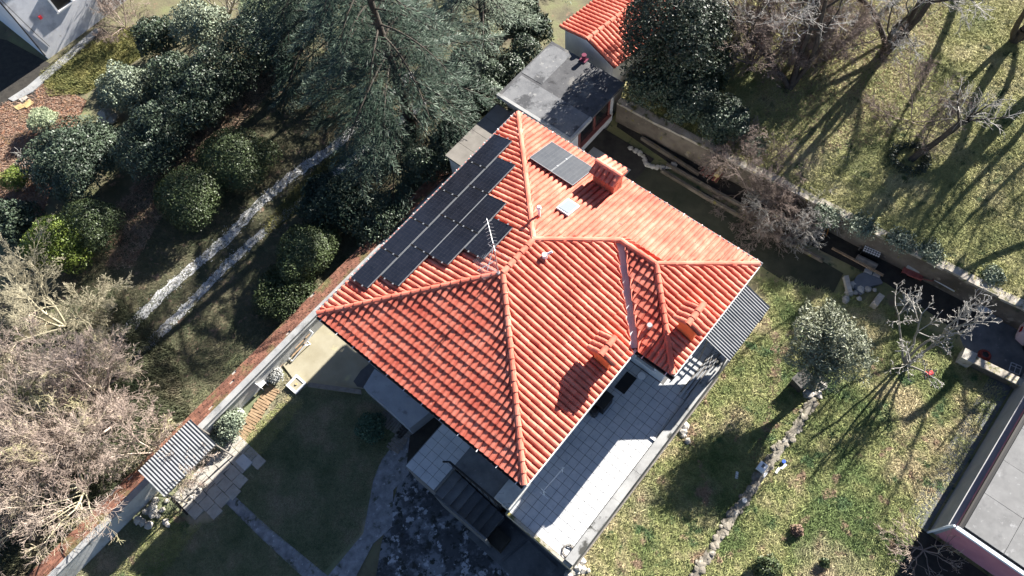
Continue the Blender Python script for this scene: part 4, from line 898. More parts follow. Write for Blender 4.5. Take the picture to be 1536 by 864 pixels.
a_, b_ = at(1288, 375, ZR+.2), at(1300, 352, ZR+.3); solo("pole", MB().tube(a_, b_, .03), M_DWOOD, "short wooden pole beside the left of the wire grid crate", "pole")
p = at(1302, 408, ZR+.1); solo("concrete_block", MB().box(p, u1*.16, u2*.1, Z*.1).box(p+u1*.36, u1*.15, u2*.09, Z*.09), M_CONC, "pair of grey blocks below the long brown plank", "block")
p = at(1303, 428, ZR+.12); solo("round_slab", MB().prism([p+R2(t*.35)*.62 for t in range(12)]+[p-u2*.1], ZR, ZR+.14), mat("slate", [(.10, .11, .125), (.14, .15, .165)], 2, bump=.2), "dark slate slab with a rounded side above the olive tree", "slab")
a_, b_ = at(1268, 415, ZR+.1), at(1274, 440, ZR+.1); solo("stone_post", MB().box((a_+b_)/2, (b_-a_)/2, Vector((.1, 0, 0)), Z*.12), M_STONE, "pale stone post lying left of the slate slab", "post")
a_, b_ = at(1311, 458, ZR+.3), at(1322, 443, ZR+.3); d = (b_-a_).normalized(); solo("stone_post", MB().box((a_+b_)/2-Z*.1, (b_-a_)/2, Vector((-d.y, d.x, 0))*.13, Z*.2), M_COPE, "mossy squared stone between the olive tree and the bare fig", "post")
p = at(1366, 413, ZR); o = thing("hand_cart", "rusty red framed cart with a grey bundle in the shade", "cart", p)
part("tray", MB().box(p+Z*.25, u1*.42, u2*.2, Z*.06), mat("rusty_red", [(.20, .05, .045), (.28, .09, .08)], 5), o); part("bundle", MB().tube(p-u1*.35+u2*.14+Z*.4, p+u1*.35+u2*.14+Z*.4, .13, .12, 9), M_CONC, o)
part("handle", MB().path([p+u1*.4+u2*.15+Z*.3, p+u1*.8+u2*.15+Z*.45, p+u1*.8-u2*.15+Z*.45, p+u1*.4-u2*.15+Z*.3], .02), M_REDWOOD, o)
part("wheel", MB().tube(p-u1*.3-u2*.24+Z*.13, p-u1*.3-u2*.20+Z*.13, .14, .14, 12), M_BLACK, o)
a_, b_ = at(1376, 405, ZR+.4), at(1432, 437, ZR+.4); solo("pale_pole", MB().tube(a_, b_, .03), M_METAL, "long pale pole lying on the dark bed along the retaining wall", "pole")
p = at(1478, 466, ZR+.1); d1 = (dx*.8+ny*.6).normalized(); o = thing("plastic_tank", "pale blue grey plastic tank lying in the dark yard", "tank", p)
part("body", MB().tube(p-d1*.3+Z*.14, p+d1*.3+Z*.14, .17, .17, 10), mat("pale_blue_plastic", [(.42, .46, .50)], rough=.4), o); part("cap", MB().tube(p+d1*.3+Z*.14, p+d1*.36+Z*.14, .08, .07, 10), M_WHITE, o)
for k, (x_, y_) in enumerate(((1490, 474), (1497, 478))):
    p = at(x_, y_, ZR+.08); solo("block", MB().box(p, u1*.13, u2*.10, Z*.1), M_CONC, ["left grey block beside the plastic tank", "right grey block beside the plastic tank"][k], "block", "grey blocks beside the plastic tank")
p = at(1476, 534, ZR); solo("coiled_hose", MB().path([p+R2(t*.5)*(.26-.003*t)+Z*(.03+.004*t) for t in range(40)], .03, 5), mat("red_rubber", [(.16, .035, .03)]), "dark red coiled hose beside the low wall on the right", "hose")
p = at(1523, 553, ZR+.1); fr = MB()
for sgn in (-1, 1): fr.box(p+u1*sgn*.2, u1*.015, u2*.2, Z*.015).box(p+u2*sgn*.2, u1*.185, u2*.015, Z*.015)
fr.box(p, u1*.012, u2*.185, Z*.012).box(p+u2*.07, u1*.185, u2*.012, Z*.01); solo("wire_frame", fr, M_METAL, "square grey wire frame lying in the dark yard", "frame")
p = at(1504, 627, ZR+.05); solo("white_block", MB().box(p, HU*.20, HV*.09, Z*.1).box(p+Z*.11, HU*.16, HV*.06, Z*.012), M_WHITE, "white block on the shaded path edge left of the grey roofed building", "block")
p = at(1394, 560, ZR+.12); o = thing("toy", "small bright red toy on the lawn right of the bare fig trunk", "toy", p)
rd = mat("bright_red_plastic", [(.55, .02, .03)], rough=.4); part("body", MB().box(p, Vector((.13, .03, 0)), Vector((-.02, .07, 0)), Z*.05), rd, o); part("wheel", MB().tube(p+Vector((-.12, -.1, -.04)), p+Vector((-.12, .1, -.04)), .06, n=10), rd, o); part("wheel", MB().tube(p+Vector((.12, -.1, -.04)), p+Vector((.12, .1, -.04)), .06, n=10), rd, o)
p = at(1143, 701, ZR+.3); o = thing("sink", "white square sink standing on the dry stone wall", "sink", p); part("basin", MB().box(p, HU*.17, HV*.16, Z*.12), M_WHITE, o); part("drain", MB().box(p+Z*.125+HU*.04, HU*.08, HV*.05, Z*.004), M_DWOOD, o)
p = at(1146, 712, ZR+.1); solo("white_block", MB().box(p, HU*.12, HV*.07, Z*.08), M_WHITE, "white block lying below the sink on the stone wall", "block")
for k, (x_, y_, lb) in enumerate(((1166, 706, "left white brick on the lawn right of the sink"), (1175, 700, "right white brick on the lawn right of the sink"))):
    p = at(x_, y_, ZR+.05); solo("white_brick", MB().box(p, HU*.13+HV*.03*k, HV*.05, Z*.05), M_WHITE, lb, "brick", "white bricks on the lawn")
p = at(1175, 693, ZR+.08); solo("blue_pot", MB().tube(p-Z*.08, p+Z*.1, .06, .08, 10), mat("blue_plastic", [(.03, .08, .35)]), "tiny blue pot on the lawn right of the sink", "pot")
p = at(1105, 713, ZR+.04); solo("white_brick", MB().box(p, Vector((.05, .13, 0)), Vector((-.05, .02, 0)), Z*.04), M_WHITE, "white stick of stone in the olive tree shadow", "brick")
p = at(1202, 572, ZR+.3); o = thing("beehive", "dark square wooden box standing beside the olive trunk", "box", p-Z*.3)
part("body", MB().box(p, R2(.5)*.34, R2(2.07)*.26, Z*.3), M_BARK, o); part("lid", MB().box(p+Z*.33, R2(.5)*.38, R2(2.07)*.3, Z*.03), mat("dark_lid", [(.05, .048, .045), (.09, .085, .08)], 4), o)
p = at(1115, 752, ZR+.05); solo("dark_can", MB().tube(p, p+Z*.25, .12, .1, 10), M_METAL, "grey can beside the dry stone wall below the sink", "can")
p = at(1241, 345, ZR+.2); solo("orange_tool", MB().tube(p-Vector((.1, .25, .1)), p+Vector((.15, .2, .1)), .025).tube(p-Vector((.25, .2, .1)), p+Vector((.05, .25, .12)), .025).box(p+Vector((.2, .3, .1)), Vector((.06, .08, 0)), Vector((-.05, .04, 0)), Z*.05), mat("orange_wood", [(.42, .19, .05)]), "orange handled tools leaning beside the white yucca", "tools")
# parked car at the right edge
p = at(1519, 502, ZR); d1 = dx; n1 = -ny
car = thing("parked_car", "pale pink car parked in the dark yard at the right edge", "car", p+d1*1.9)
def carloft(secs, m, name, parent):
    V = []; F = []; k = None
    for (x, z, hw) in secs:
        ring = [(-hw, z[0]), (-hw, z[1]), (-hw*.93, z[1]+.05), (hw*.93, z[1]+.05), (hw, z[1]), (hw, z[0])]; k = len(ring)
        V += [p+d1*x+ny*(y+.4)+Z*zz for y, zz in ring]
    for i in range(len(secs)-1):
        for j in range(k): F.append((i*k+j, i*k+(j+1) % k, (i+1)*k+(j+1) % k, (i+1)*k+j))
    F += [tuple(range(k)), tuple(range((len(secs)-1)*k, len(secs)*k))]
    return emit(name, V, F, m, parent)
M_CAR = mat("pale_pink_paint", [(.50, .39, .40)], rough=.3, spec=.6)
carloft([(0, (.35, .62), .55), (.08, (.25, .80), .70), (.4, (.2, .86), .78), (1.9, (.2, .88), .80), (3.2, (.2, .80), .78), (3.7, (.25, .68), .7), (3.8, (.35, .55), .55)], M_CAR, "body", car)
carloft([(.10, (.8, .90), .66), (.35, (.8, 1.28), .60), (2.0, (.8, 1.32), .60), (2.75, (.8, .92), .66)], M_GLASS, "windows", car)
carloft([(.42, (1.27, 1.335), .56), (1.2, (1.28, 1.375), .58), (1.95, (1.27, 1.355), .56)], M_CAR, "roof", car)
for x in (.75, 3.05):
    for y in (-.78, .78):
        c = p+d1*x+ny*(y+.4)+Z*.30; wl = part("wheel", MB().tube(c-ny*.09, c+ny*.09, .3, .3, 16), M_BLACK, car); part("rim", MB().tube(c-ny*.095, c+ny*.095, .19, .19, 12), M_METAL, wl)
for y in (-.45, .45): part("tail_light", MB().box(p+d1*.03+ny*(y+.4)+Z*.68, d1*.05, ny*.12, Z*.06), mat("red_lens", [(.3, .01, .01)], rough=.2), car)

# ------------------------------------------------------------------ evergreen shrubs and hedges
def base_under(px, py, zc, zg=0.0): q = at(px, py, zc); return Vector((q.x, q.y, zg))
def bush(name, px, py, zc, r, n, size, m, label, zg=0.0, rz_=None, seed=1, multi=4, cat='shrub', group=None, **kw):
    b = base_under(px, py, zc, zg); rg = random.Random(seed); h = rz_ or r*.8; c = zc-zg; r *= 1.18; B = [(0, 0, c, r*.82, r*.82, h)]
    for k in range(multi):
        t = 6.283*k/multi+rg.random(); B.append((math.cos(t)*r*.5, math.sin(t)*r*.5, c-rg.uniform(0, .35)*h, r*rg.uniform(.42, .6), r*rg.uniform(.42, .6), h*rg.uniform(.55, .8)))
    return shrub(name, b, B, n, size, m, label, cat, group, seed, **kw)
CL = dict(lump=.05, inner=.2, facing=1.1)
bush("clipped_shrub", 352, 237, 1.25, 1.85, 19000, .10, M_BOX, "upper large round clipped shrub left of the gravel drive", seed=1, multi=3, rz_=1.2, **CL)
bush("clipped_shrub", 286, 292, 1.25, 1.75, 18000, .10, M_BOX, "lower large round clipped shrub left of the gravel drive", seed=2, multi=3, rz_=1.2, **CL)
bush("clipped_shrub", 132, 338, 1.2, 1.45, 13000, .10, M_BOX, "mid green round shrub behind the bright yellow green one", seed=3, multi=3, rz_=1.2, **CL)
bush("clipped_shrub", 86, 366, 1.3, 1.5, 13000, .11, M_YBOX, "bright yellow green round shrub at the left", seed=4, multi=4, rz_=1.2, lump=.12, inner=.2)
bush("clipped_shrub", 458, 377, 1.0, 1.45, 14000, .10, M_BOX, "dark round clipped shrub right of the gravel drive", seed=5, multi=2, rz_=1.0, **CL)
bush("laurel_shrub", 502, 300, 1.2, 1.6, 12000, .13, M_CEDAR, "dark shrub between the clipped shrub and the cedar boughs", seed=6, rz_=1.2)
bush("laurel_shrub", 570, 330, .9, 1.4, 10000, .12, M_LAUREL, "dark glossy shrub against the brick coping beside the cedar", seed=7, rz_=.9)
bush("laurel_shrub", 425, 435, .6, 1.4, 10000, .11, M_BOX, "low dark shrub between the clipped shrub and the boundary wall", seed=8, rz_=.6)
bush("laurel_shrub", 112, 238, 1.8, 2.1, 26000, .13, M_LAUREL, "broad glossy laurel at the left below the pale juniper", seed=9, rz_=1.7, up=.25)
bush("laurel_shrub", 190, 135, 1.5, 1.35, 10000, .13, M_SAGE, "grey green shrub beside the yellow grass", seed=10, rz_=1.3)
bush("laurel_shrub", 20, 330, 1.2, 1.1, 7000, .14, M_LAUREL, "dark shrub at the left edge above the yellow green one", seed=11, rz_=1.0)
bush("laurel_shrub", 262, 120, 1.6, 1.5, 10000, .13, M_LAUREL, "dark shrub between the grey green shrub and the laurel hedge", seed=44, rz_=1.4)
bush("laurel_shrub", 300, 40, 1.8, 1.4, 9000, .13, M_SAGE, "grey green bush beside the cut back mossy tree", seed=61, rz_=1.5)
bush("laurel_shrub", 236, 58, 1.3, 1.2, 8000, .13, M_LAUREL, "dark bush at the end of the yellow grass near the top edge", seed=62, rz_=1.2)
bush("feathery_conifer", 398, 25, 2.2, 1.3, 9000, .20, M_PALEJ, "pale feathery conifer at the top edge between the mossy tree and the cedars", seed=63, rz_=1.8, aspect=.15)
bush("laurel_shrub", 795, 45, 1.6, 1.1, 7000, .14, M_LAUREL, "dark shrub between the shed and the cottage at the top", seed=64, rz_=1.3)
bush("laurel_shrub", 765, 18, 1.4, 1.2, 7000, .14, M_SAGE, "grey green shrub left of the cottage at the top edge", seed=65, rz_=1.2)
bush("laurel_shrub", 452, 30, 1.6, 1.5, 9000, .14, M_LAUREL, "dark shrub under the shaded cedar at the top edge", seed=66, rz_=1.3)
bush("juniper", 62, 180, .7, .75, 4500, .14, M_PALEJ, "small feathery pale juniper on the red leaf litter", seed=12, rz_=.5, aspect=.2)
bush("juniper", 22, 268, .8, .7, 3000, .16, M_YBOX, "thin yellowish conifer at the left edge", seed=13, rz_=.6, aspect=.2)
o = thing("laurel_hedge", "long tall glossy laurel hedge along the left side of the drive", "hedge", at(290, 150, 0)); B = []
rg = random.Random(31)
for k in range(11):
    t = k/10; q = base_under(212+t*215+rg.gauss(0, 5), 232-t*215+rg.gauss(0, 5), 1.9); B.append((q.x, q.y, 1.9, rg.uniform(1.15, 1.5), rg.uniform(1.15, 1.5), rg.uniform(1.3, 1.8)))
    q = base_under(232+t*190+rg.gauss(0, 9), 245-t*190+rg.gauss(0, 9), 1.1); B.append((q.x, q.y, 1.1, .85, .85, 1.0))
V, F = leafcloud(31, B, 60000, .125, .5, up=.2); emit("foliage", V, F, M_LAUREL, o)
V, F = tubes([((b[0]+rg.gauss(0, .2), b[1]+rg.gauss(0, .2), 0), (b[0], b[1], b[2]), .06, .03) for b in B for _ in range(2)], 5); emit("stem", V, F, M_BARK, o, kind="stuff")
o = thing("laurel_hedge", "glossy laurel hedge along the shed and slab roof below the cedars", "hedge", at(705, 165, 0)); B = []
for k in range(9):
    t = k/8; q = base_under(640+t*150+rg.gauss(0, 5), 250-t*160+rg.gauss(0, 5), 1.9); B.append((q.x, q.y, 1.9, rg.uniform(.7, .95), rg.uniform(.7, .95), rg.uniform(1.2, 1.6)))
V, F = leafcloud(32, B, 32000, .12, .5, up=.25); emit("foliage", V, F, M_LAUREL, o)
V, F = tubes([((b[0]+rg.gauss(0, .2), b[1]+rg.gauss(0, .2), 0), (b[0], b[1], b[2]), .06, .03) for b in B for _ in range(2)], 5); emit("stem", V, F, M_BARK, o, kind="stuff")
# evergreens above the retaining wall
G = "evergreens above the retaining wall"
bush("evergreen_tree", 1004, 45, 6.0, 2.1, 26000, .13, M_EVER, "tall dark evergreen beside the red roofed cottage", zg=ZM, rz_=2.6, seed=14, cat='tree', group=G, stem=.12)
bush("evergreen_tree", 1048, 60, 5.0, 1.7, 20000, .13, M_EVER, "dark evergreen between the cottage tree and the bare orchard trees", zg=ZM, rz_=1.9, seed=15, cat='tree', group=G, stem=.1)
bush("laurel_shrub", 985, 125, 4.0, 1.3, 14000, .12, M_LAUREL, "glossy laurel at the shed end of the retaining wall", zg=ZM, rz_=1.2, seed=16, group=G)
bush("laurel_shrub", 1035, 150, 3.7, 1.2, 14000, .12, M_LAUREL, "glossy laurel second from the shed along the retaining wall", zg=ZM, rz_=1.1, seed=17, group=G, up=.3)
bush("laurel_shrub", 1085, 178, 3.5, 1.1, 12000, .12, M_LAUREL, "silvery glossy laurel farthest from the shed on the retaining wall", zg=ZM, rz_=.9, seed=18, group=G, up=.3)
bush("laurel_shrub", 1062, 118, 3.2, .9, 4500, .13, M_BOX, "mossy green bush behind the silvery laurel", zg=ZM, rz_=.6, seed=45, group=G)
for k, (x, y, r, lb) in enumerate(((1240, 322, .55, "low grey green plant on the wall top above the pale bare bush"), (1292, 338, .6, "low dark plant on the wall top left of the grey tufts"), (1352, 362, .55, "low grey tufted plant on the wall top above the wire grid crate"), (1398, 378, .5, "low plant on the wall top right of the grey tufts"), (1492, 412, .4, "sage green weed on the wall top at the right edge"), (1130, 215, .6, "pale leafy bush on the wall top above the brown bare bush"))):
    bush("weed", x, y, ZM+.14, r, 1500, .10, M_SAGE, lb, zg=ZM, rz_=.13, seed=50+k, cat='plant', group="weeds along the retaining wall", lump=.5, multi=7)
# borders and lawn
bush("sage_shrub", 344, 637, .55, .62, 4200, .10, M_SAGE, "rounded sage green shrub beside the wall above the canopy", seed=20, rz_=.5)
bush("sage_shrub", 330, 657, .4, .42, 2400, .10, M_SAGE, "smaller sage green shrub touching the corner of the left canopy", seed=21, rz_=.38)
bush("silver_plant", 414, 562, .3, .35, 900, .13, M_SILVER, "small silver leaved plant beside the sandy yard", seed=22, rz_=.25, cat='plant', aspect=.25)
bush("low_shrub", 556, 640, .3, .65, 2600, .11, mat("dark_teal_leaf", [(.05, .095, .06), (.08, .13, .085)], 2, isl=.3), "low dark green plant on the shaded lawn by the slat walkway", seed=23, rz_=.25, cat='plant')
bush("low_shrub", 1152, 855, ZR+.3, .5, 3000, .10, M_BOX, "dark bush at the bottom edge beside the dry stone wall", zg=ZR, rz_=.5, seed=24)
bush("low_shrub", 1237, 844, ZR+.2, .18, 500, .09, M_BOX, "small green tuft on the dry lawn near the bottom edge", zg=ZR, rz_=.2, seed=25, cat='plant')
bush("brown_plant", 1196, 795, ZR+.2, .22, 600, .09, M_BROWNL, "little brown plant on the dry lawn right of the stone wall", zg=ZR, rz_=.2, seed=26, cat='plant')
# olive tree
b = base_under(1247, 512, 4.3, ZR); tr = at(1217, 588, ZR); rg = random.Random(3)
o = thing("olive_tree", "rounded silvery olive tree on the right lawn", "tree", b); S = []; B = []
for k in range(9):
    t = 6.283*k/9; B.append((b.x+math.cos(t)*.95*rg.uniform(.7, 1.1), b.y+math.sin(t)*.9*rg.uniform(.7, 1.1), ZR+rg.uniform(2.2, 3.3), rg.uniform(.5, .95), rg.uniform(.5, .95), rg.uniform(.45, .8)))
B += [(b.x+.1, b.y+.15, ZR+3.4, .95, .9, .7), (b.x, b.y, ZR+2.4, 1.0, 1.0, .7), (b.x-.5, b.y-.95, ZR+1.9, .7, .7, .5)]
V, F = leafcloud(33, B, 26000, .13, .26, lump=.42, inner=.35); emit("crown", V, F, M_OLIVE, o)
for q in B:
    m_ = Vector((tr.x*.5+b.x*.5, tr.y*.5+b.y*.5, ZR+1.3)); S += [((tr.x, tr.y, ZR-.1), tuple(m_), .17, .12), (tuple(m_), (q[0], q[1], q[2]), .08, .025)]
V, F = tubes(S, 6); emit("trunk", V, F, M_BARKG, o, smooth=True)

# ------------------------------------------------------------------ cedars
def cedar(name, base, Ht, z0, R0, seed, m, label, zmax=None, dens=1.0, rt=.28):
    rg = random.Random(seed); g = np.random.default_rng(seed); o = thing(name, label, "tree", base, "cedars beside the drive"); S = []; C = []; D = []; Wd = []; Ls = []; TT = []
    nz = 26; lean = Vector((rg.gauss(0, .02), rg.gauss(0, .02), 0)); zc = [i*Ht/nz for i in range(nz+1)]; pts = [lean*z+Vector((0, 0, z)) for z in zc]
    S2 = [(tuple(pts[i]), tuple(pts[i+1]), rt*(1-i/nz)+.03, rt*(1-(i+1)/nz)+.03) for i in range(nz)]
    z = z0; az = rg.random()*6.28
    while z < (zmax or Ht-.6):
        for _ in range(4):
            az += 1.57+rg.gauss(0, .35); zz = z+rg.uniform(-.2, .2)
            L = R0*(1-.70*(zz-z0*.5)/(Ht-z0*.5))*rg.uniform(.72, 1.12); d = Vector((math.cos(az), math.sin(az), 0)); y = Vector((-d.y, d.x, 0)); n = max(4, int(L/.24)); pv = lean*zz+Vector((0, 0, zz))
            bend = rg.gauss(0, .12); up0 = rg.uniform(.05, .28)
            for i in range(n):
                t = (i+1)/n; pos = lean*zz+Vector((0, 0, zz))+d*L*t+y*bend*L*t*t+Vector((0, 0, L*(up0*t-.42*t*t)))
                S.append((tuple(pv), tuple(pos), .05*(1-.8*(t-1/n))+.008, .05*(1-.8*t)+.008)); pv = pos
                if t < .18: continue
                for sg in (-1, 1):
                    sl = L*.40*(1.08-t*.62)*rg.uniform(.7, 1.15); e = (d*rg.uniform(.55, .95)+y*sg*rg.uniform(.6, .95)+Vector((0, 0, -.12))).normalized(); k = max(3, int(sl/.085*dens)); f = np.array(e.cross(Vector((0, 0, 1))).normalized())
                    q = np.linspace(.12, 1, k)[:, None]; P0 = np.array(pos)+np.array(e)*sl*q+np.array([0, 0, -1.])*(q**2)*sl*.22
                    for s2 in (-1, 1):
                        dd = unit(np.array(e)*.8+f*s2*.65+g.normal(size=(k, 3))*.13+np.array([0, 0, -.05])); ll = (.34*(1.1-q[:, 0]*.5))*g.uniform(.7, 1.2, k)
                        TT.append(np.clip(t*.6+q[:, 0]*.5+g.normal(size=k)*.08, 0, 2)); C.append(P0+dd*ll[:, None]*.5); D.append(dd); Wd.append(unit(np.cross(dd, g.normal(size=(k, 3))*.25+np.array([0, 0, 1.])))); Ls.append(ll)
                    if rg.random() < .6: S.append((tuple(pos), tuple(pos+e*sl*.8+Vector((0, 0, -.14*sl))), .012, .005))
        z += .78
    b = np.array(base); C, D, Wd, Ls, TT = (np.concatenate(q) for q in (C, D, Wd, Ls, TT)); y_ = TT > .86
    for nm, kk, mm in (("foliage", ~y_, m), ("lit_tips", y_, M_LITTIP)):  # outermost sprays get a lighter colour so the tips read as sunlit
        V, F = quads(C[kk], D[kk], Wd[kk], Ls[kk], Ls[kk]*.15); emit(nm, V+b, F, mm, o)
    V, F = tubes(S2, 9); emit("trunk", V+b, F, M_BARK, o, smooth=True); V, F = tubes(S, 4); emit("bough", V+b, F, M_BARK, o, kind="stuff")
    return o
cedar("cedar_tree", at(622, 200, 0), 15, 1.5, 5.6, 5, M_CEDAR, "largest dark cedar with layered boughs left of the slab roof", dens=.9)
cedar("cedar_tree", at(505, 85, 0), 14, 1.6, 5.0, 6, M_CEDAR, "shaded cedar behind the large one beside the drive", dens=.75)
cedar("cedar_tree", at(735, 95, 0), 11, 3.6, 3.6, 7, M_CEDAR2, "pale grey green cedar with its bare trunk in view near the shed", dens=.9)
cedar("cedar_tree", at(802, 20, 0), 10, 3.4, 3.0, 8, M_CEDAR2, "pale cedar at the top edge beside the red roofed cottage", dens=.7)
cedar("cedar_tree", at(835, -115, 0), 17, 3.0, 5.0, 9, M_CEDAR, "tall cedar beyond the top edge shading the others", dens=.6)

# ------------------------------------------------------------------ bare trees
PT = dict(segs=[6, 5, 4, 3, 3], kids=[2, 2, 2, 2, 0], start=[1, 1, 1, 1, 0], depth=4, ang=(22, 58), ratio=.56, rr=.52, jit=.13, up=.035, rmin=.007, L=3, r=.1)
def shape(**k): d = dict(PT); d.update(k); return d
rg = random.Random(77)
def fan(n, L, r, tilt, seed):
    g = random.Random(seed); return [((math.cos(6.283*i/n+g.random())*math.tan(math.radians(t)), math.sin(6.283*i/n+g.random())*math.tan(math.radians(t)), 1), L*g.uniform(.8, 1.15), r*g.uniform(.7, 1.1)) for i in range(n) for t in [g.uniform(*tilt)]]
bare_tree("bare_tree", 1, base_under(106, 600, 3.4), shape(rmin=.0055, kids=[2, 2, 2, 3, 0]), M_TWIGP, M_TWIGP, "largest pinkish bare tree with dense fine twigs at the left", "bare trees at the left edge", fan(8, 3.9, .07, (22, 64), 1))
bare_tree("bare_tree", 2, base_under(48, 455, 2.6), shape(), M_TWIGY, M_TWIGY, "pale straw coloured bare tree below the yellow green shrub", "bare trees at the left edge", fan(6, 3.3, .07, (18, 62), 2))
bare_tree("bare_tree", 3, base_under(60, 705, 3.2), shape(), M_TWIGY, M_TWIGP, "bare twiggy tree at the lower left beside the boundary wall", "bare trees at the left edge", fan(6, 3.7, .07, (20, 62), 3))
bare_tree("bare_tree", 4, base_under(185, 655, 2.6), shape(), M_TWIGP, M_TWIGP, "smaller pinkish bare tree touching the left canopy", "bare trees at the left edge", fan(4, 2.5, .05, (20, 60), 4))
bare_tree("bare_tree", 14, base_under(5, 590, 2.8), shape(), M_TWIGY, M_TWIGP, "bare twiggy tree cut by the left edge of the picture", "bare trees at the left edge", fan(5, 3.4, .06, (20, 60), 14))
bare_tree("bare_shrub", 5, base_under(175, 22, 1.0), shape(depth=3), M_TWIGB, M_TWIGB, "brown bare shrub at the foot of the white building", None, fan(7, 1.9, .03, (20, 65), 5), cat='shrub')
bare_tree("bare_shrub", 6, base_under(40, 248, .6), shape(depth=2, jit=.3), M_SILVER, M_TWIGG, "whitish tangled dead shrub at the left edge", None, fan(9, 1.0, .02, (20, 75), 6), cat='shrub')
bare_tree("pollard_stump", 7, at(342, 30, 0), shape(depth=2, segs=[5, 3, 2, 2, 2]), M_COPE, M_TWIGB, "cut back tree with mossy yellow limbs at the top edge", None, fan(6, 1.9, .10, (30, 70), 7))
bare_tree("bare_shrub", 8, base_under(1140, 280, 2.1, ZR), shape(depth=4, jit=.2, up=-.05, ratio=.6), M_TWIGB, M_TWIGB, "brown tangled bare bush hanging over the retaining wall", None, fan(9, 2.3, .04, (30, 82), 8), cat='shrub')
bare_tree("bare_shrub", 18, base_under(1188, 318, 1.9, ZR), shape(depth=3, jit=.22, up=-.06, ratio=.6), M_TWIGP, M_TWIGG, "pale tangled bare bush left of the white yucca", None, fan(8, 1.8, .035, (30, 82), 18), cat='shrub')
# orchard
GO = "bare trees in the orchard"
OT = dict(segs=[7, 5, 4, 3, 3], kids=[1, 2, 2, 2, 0], start=[3, 1, 1, 1, 0], ang=(25, 65), ratio=.55, up=.05)
bare_tree("bare_tree", 21, at(1184, 134, ZM), shape(**OT), M_BARK, M_TWIGG, "bare orchard tree with a dark trunk nearest the evergreens", GO, [((.05, .1, 1), 6.5, .16), ((.5, .3, 1), 5, .14), ((-.4, .5, 1), 5, .14)])
bare_tree("bare_tree", 22, at(1322, 88, ZM), shape(**OT), M_BARK, M_TWIGG, "bare orchard tree with a leaning dark trunk on the leaf bed", GO, [((.25, -.12, 1), 6.5, .17), ((.7, .3, 1), 5, .15), ((-.3, .6, 1), 5, .15), ((-.2, -.5, 1), 4.2, .12)])
bare_tree("bare_tree", 23, at(1366, 240, ZM), shape(depth=3, **OT), M_BARK, M_TWIGG, "small bare orchard tree standing in a dark ring of plants", GO, [((.02, .05, 1), 3.6, .17)])
o = thing("plant_ring", "dark ring of low plants round the foot of the small orchard tree", "plant", at(1362, 240, ZM)); c = at(1362, 240, ZM)
V, F = leafcloud(61, [(math.cos(.42*k)*.72, math.sin(.42*k)*.72, .14, .24, .24, .2) for k in range(15)], 3200, .09, .4); emit("foliage", V+np.array(c), F, M_EVER, o)
bare_tree("bare_tree", 24, at(1520, 62, ZM), shape(**OT), M_BARK, M_TWIGG, "bare orchard tree at the top right corner", GO, [((.1, .1, 1), 6, .24), ((.6, -.3, 1), 5, .15), ((-.5, -.2, 1), 5, .15)])
bare_tree("bare_tree", 25, at(1640, 85, ZM), shape(depth=4, **OT), M_BARK, M_TWIGG, "bare orchard tree beyond the right edge throwing long shadows", GO, [((.1, .1, 1), 7, .34), ((.5, -.5, 1), 6, .2), ((-.5, .3, 1), 6, .2), ((-.4, -.5, 1), 5.5, .18), ((.7, .2, 1), 5.5, .15), ((.1, -.8, 1), 5.5, .15)])
bare_tree("bare_tree", 26, at(1450, -60, ZM), shape(depth=3, **OT), M_BARK, M_TWIGG, "bare orchard tree beyond the top edge throwing long shadows", GO, [((.1, .1, 1), 7, .3), ((.5, -.5, 1), 6, .2), ((-.5, .3, 1), 6, .2)])
bare_tree("bare_tree", 27, at(1235, -30, ZM), shape(depth=4, **OT), M_BARK, M_TWIGB, "bare brownish orchard tree at the top edge", GO, [((.1, -.1, 1), 5.5, .22), ((.5, -.4, 1), 5, .15), ((-.5, -.3, 1), 5, .15)])
bare_tree("bare_shrub", 28, base_under(1140, 60, 4.2, ZM), shape(depth=4, ratio=.58), M_TWIGB, M_TWIGB, "brown bare thicket beside the evergreens", None, fan(8, 3.0, .05, (15, 60), 28), cat='shrub')
bare_tree("bare_shrub", 29, base_under(1250, 65, 3.8, ZM), shape(depth=4, ratio=.58), M_TWIGB, M_TWIGB, "brown bare thicket between the two dark orchard trunks", None, fan(7, 2.6, .04, (20, 65), 29), cat='shrub')
bare_tree("bare_shrub", 30, base_under(1375, 170, 3.2, ZM), shape(depth=3, ratio=.58), M_TWIGB, M_TWIGB, "grey bare thicket above the small ringed orchard tree", None, fan(5, 2.0, .03, (20, 70), 30), cat='shrub')
bare_tree("bare_shrub", 31, base_under(1195, 30, 4.0, ZM), shape(depth=4, ratio=.58), M_TWIGB, M_TWIGB, "dark brown thicket at the top edge between the orchard trunks", None, fan(7, 2.6, .04, (20, 65), 31), cat="shrub")
bare_tree("bare_tree", 32, at(1610, 330, ZM), shape(depth=3, **OT), M_BARK, M_TWIGG, "bare orchard tree beyond the right edge below the long shadows", GO, [((.1, .1, 1), 6, .25), ((.5, -.5, 1), 5, .16), ((-.4, .4, 1), 5, .16)])
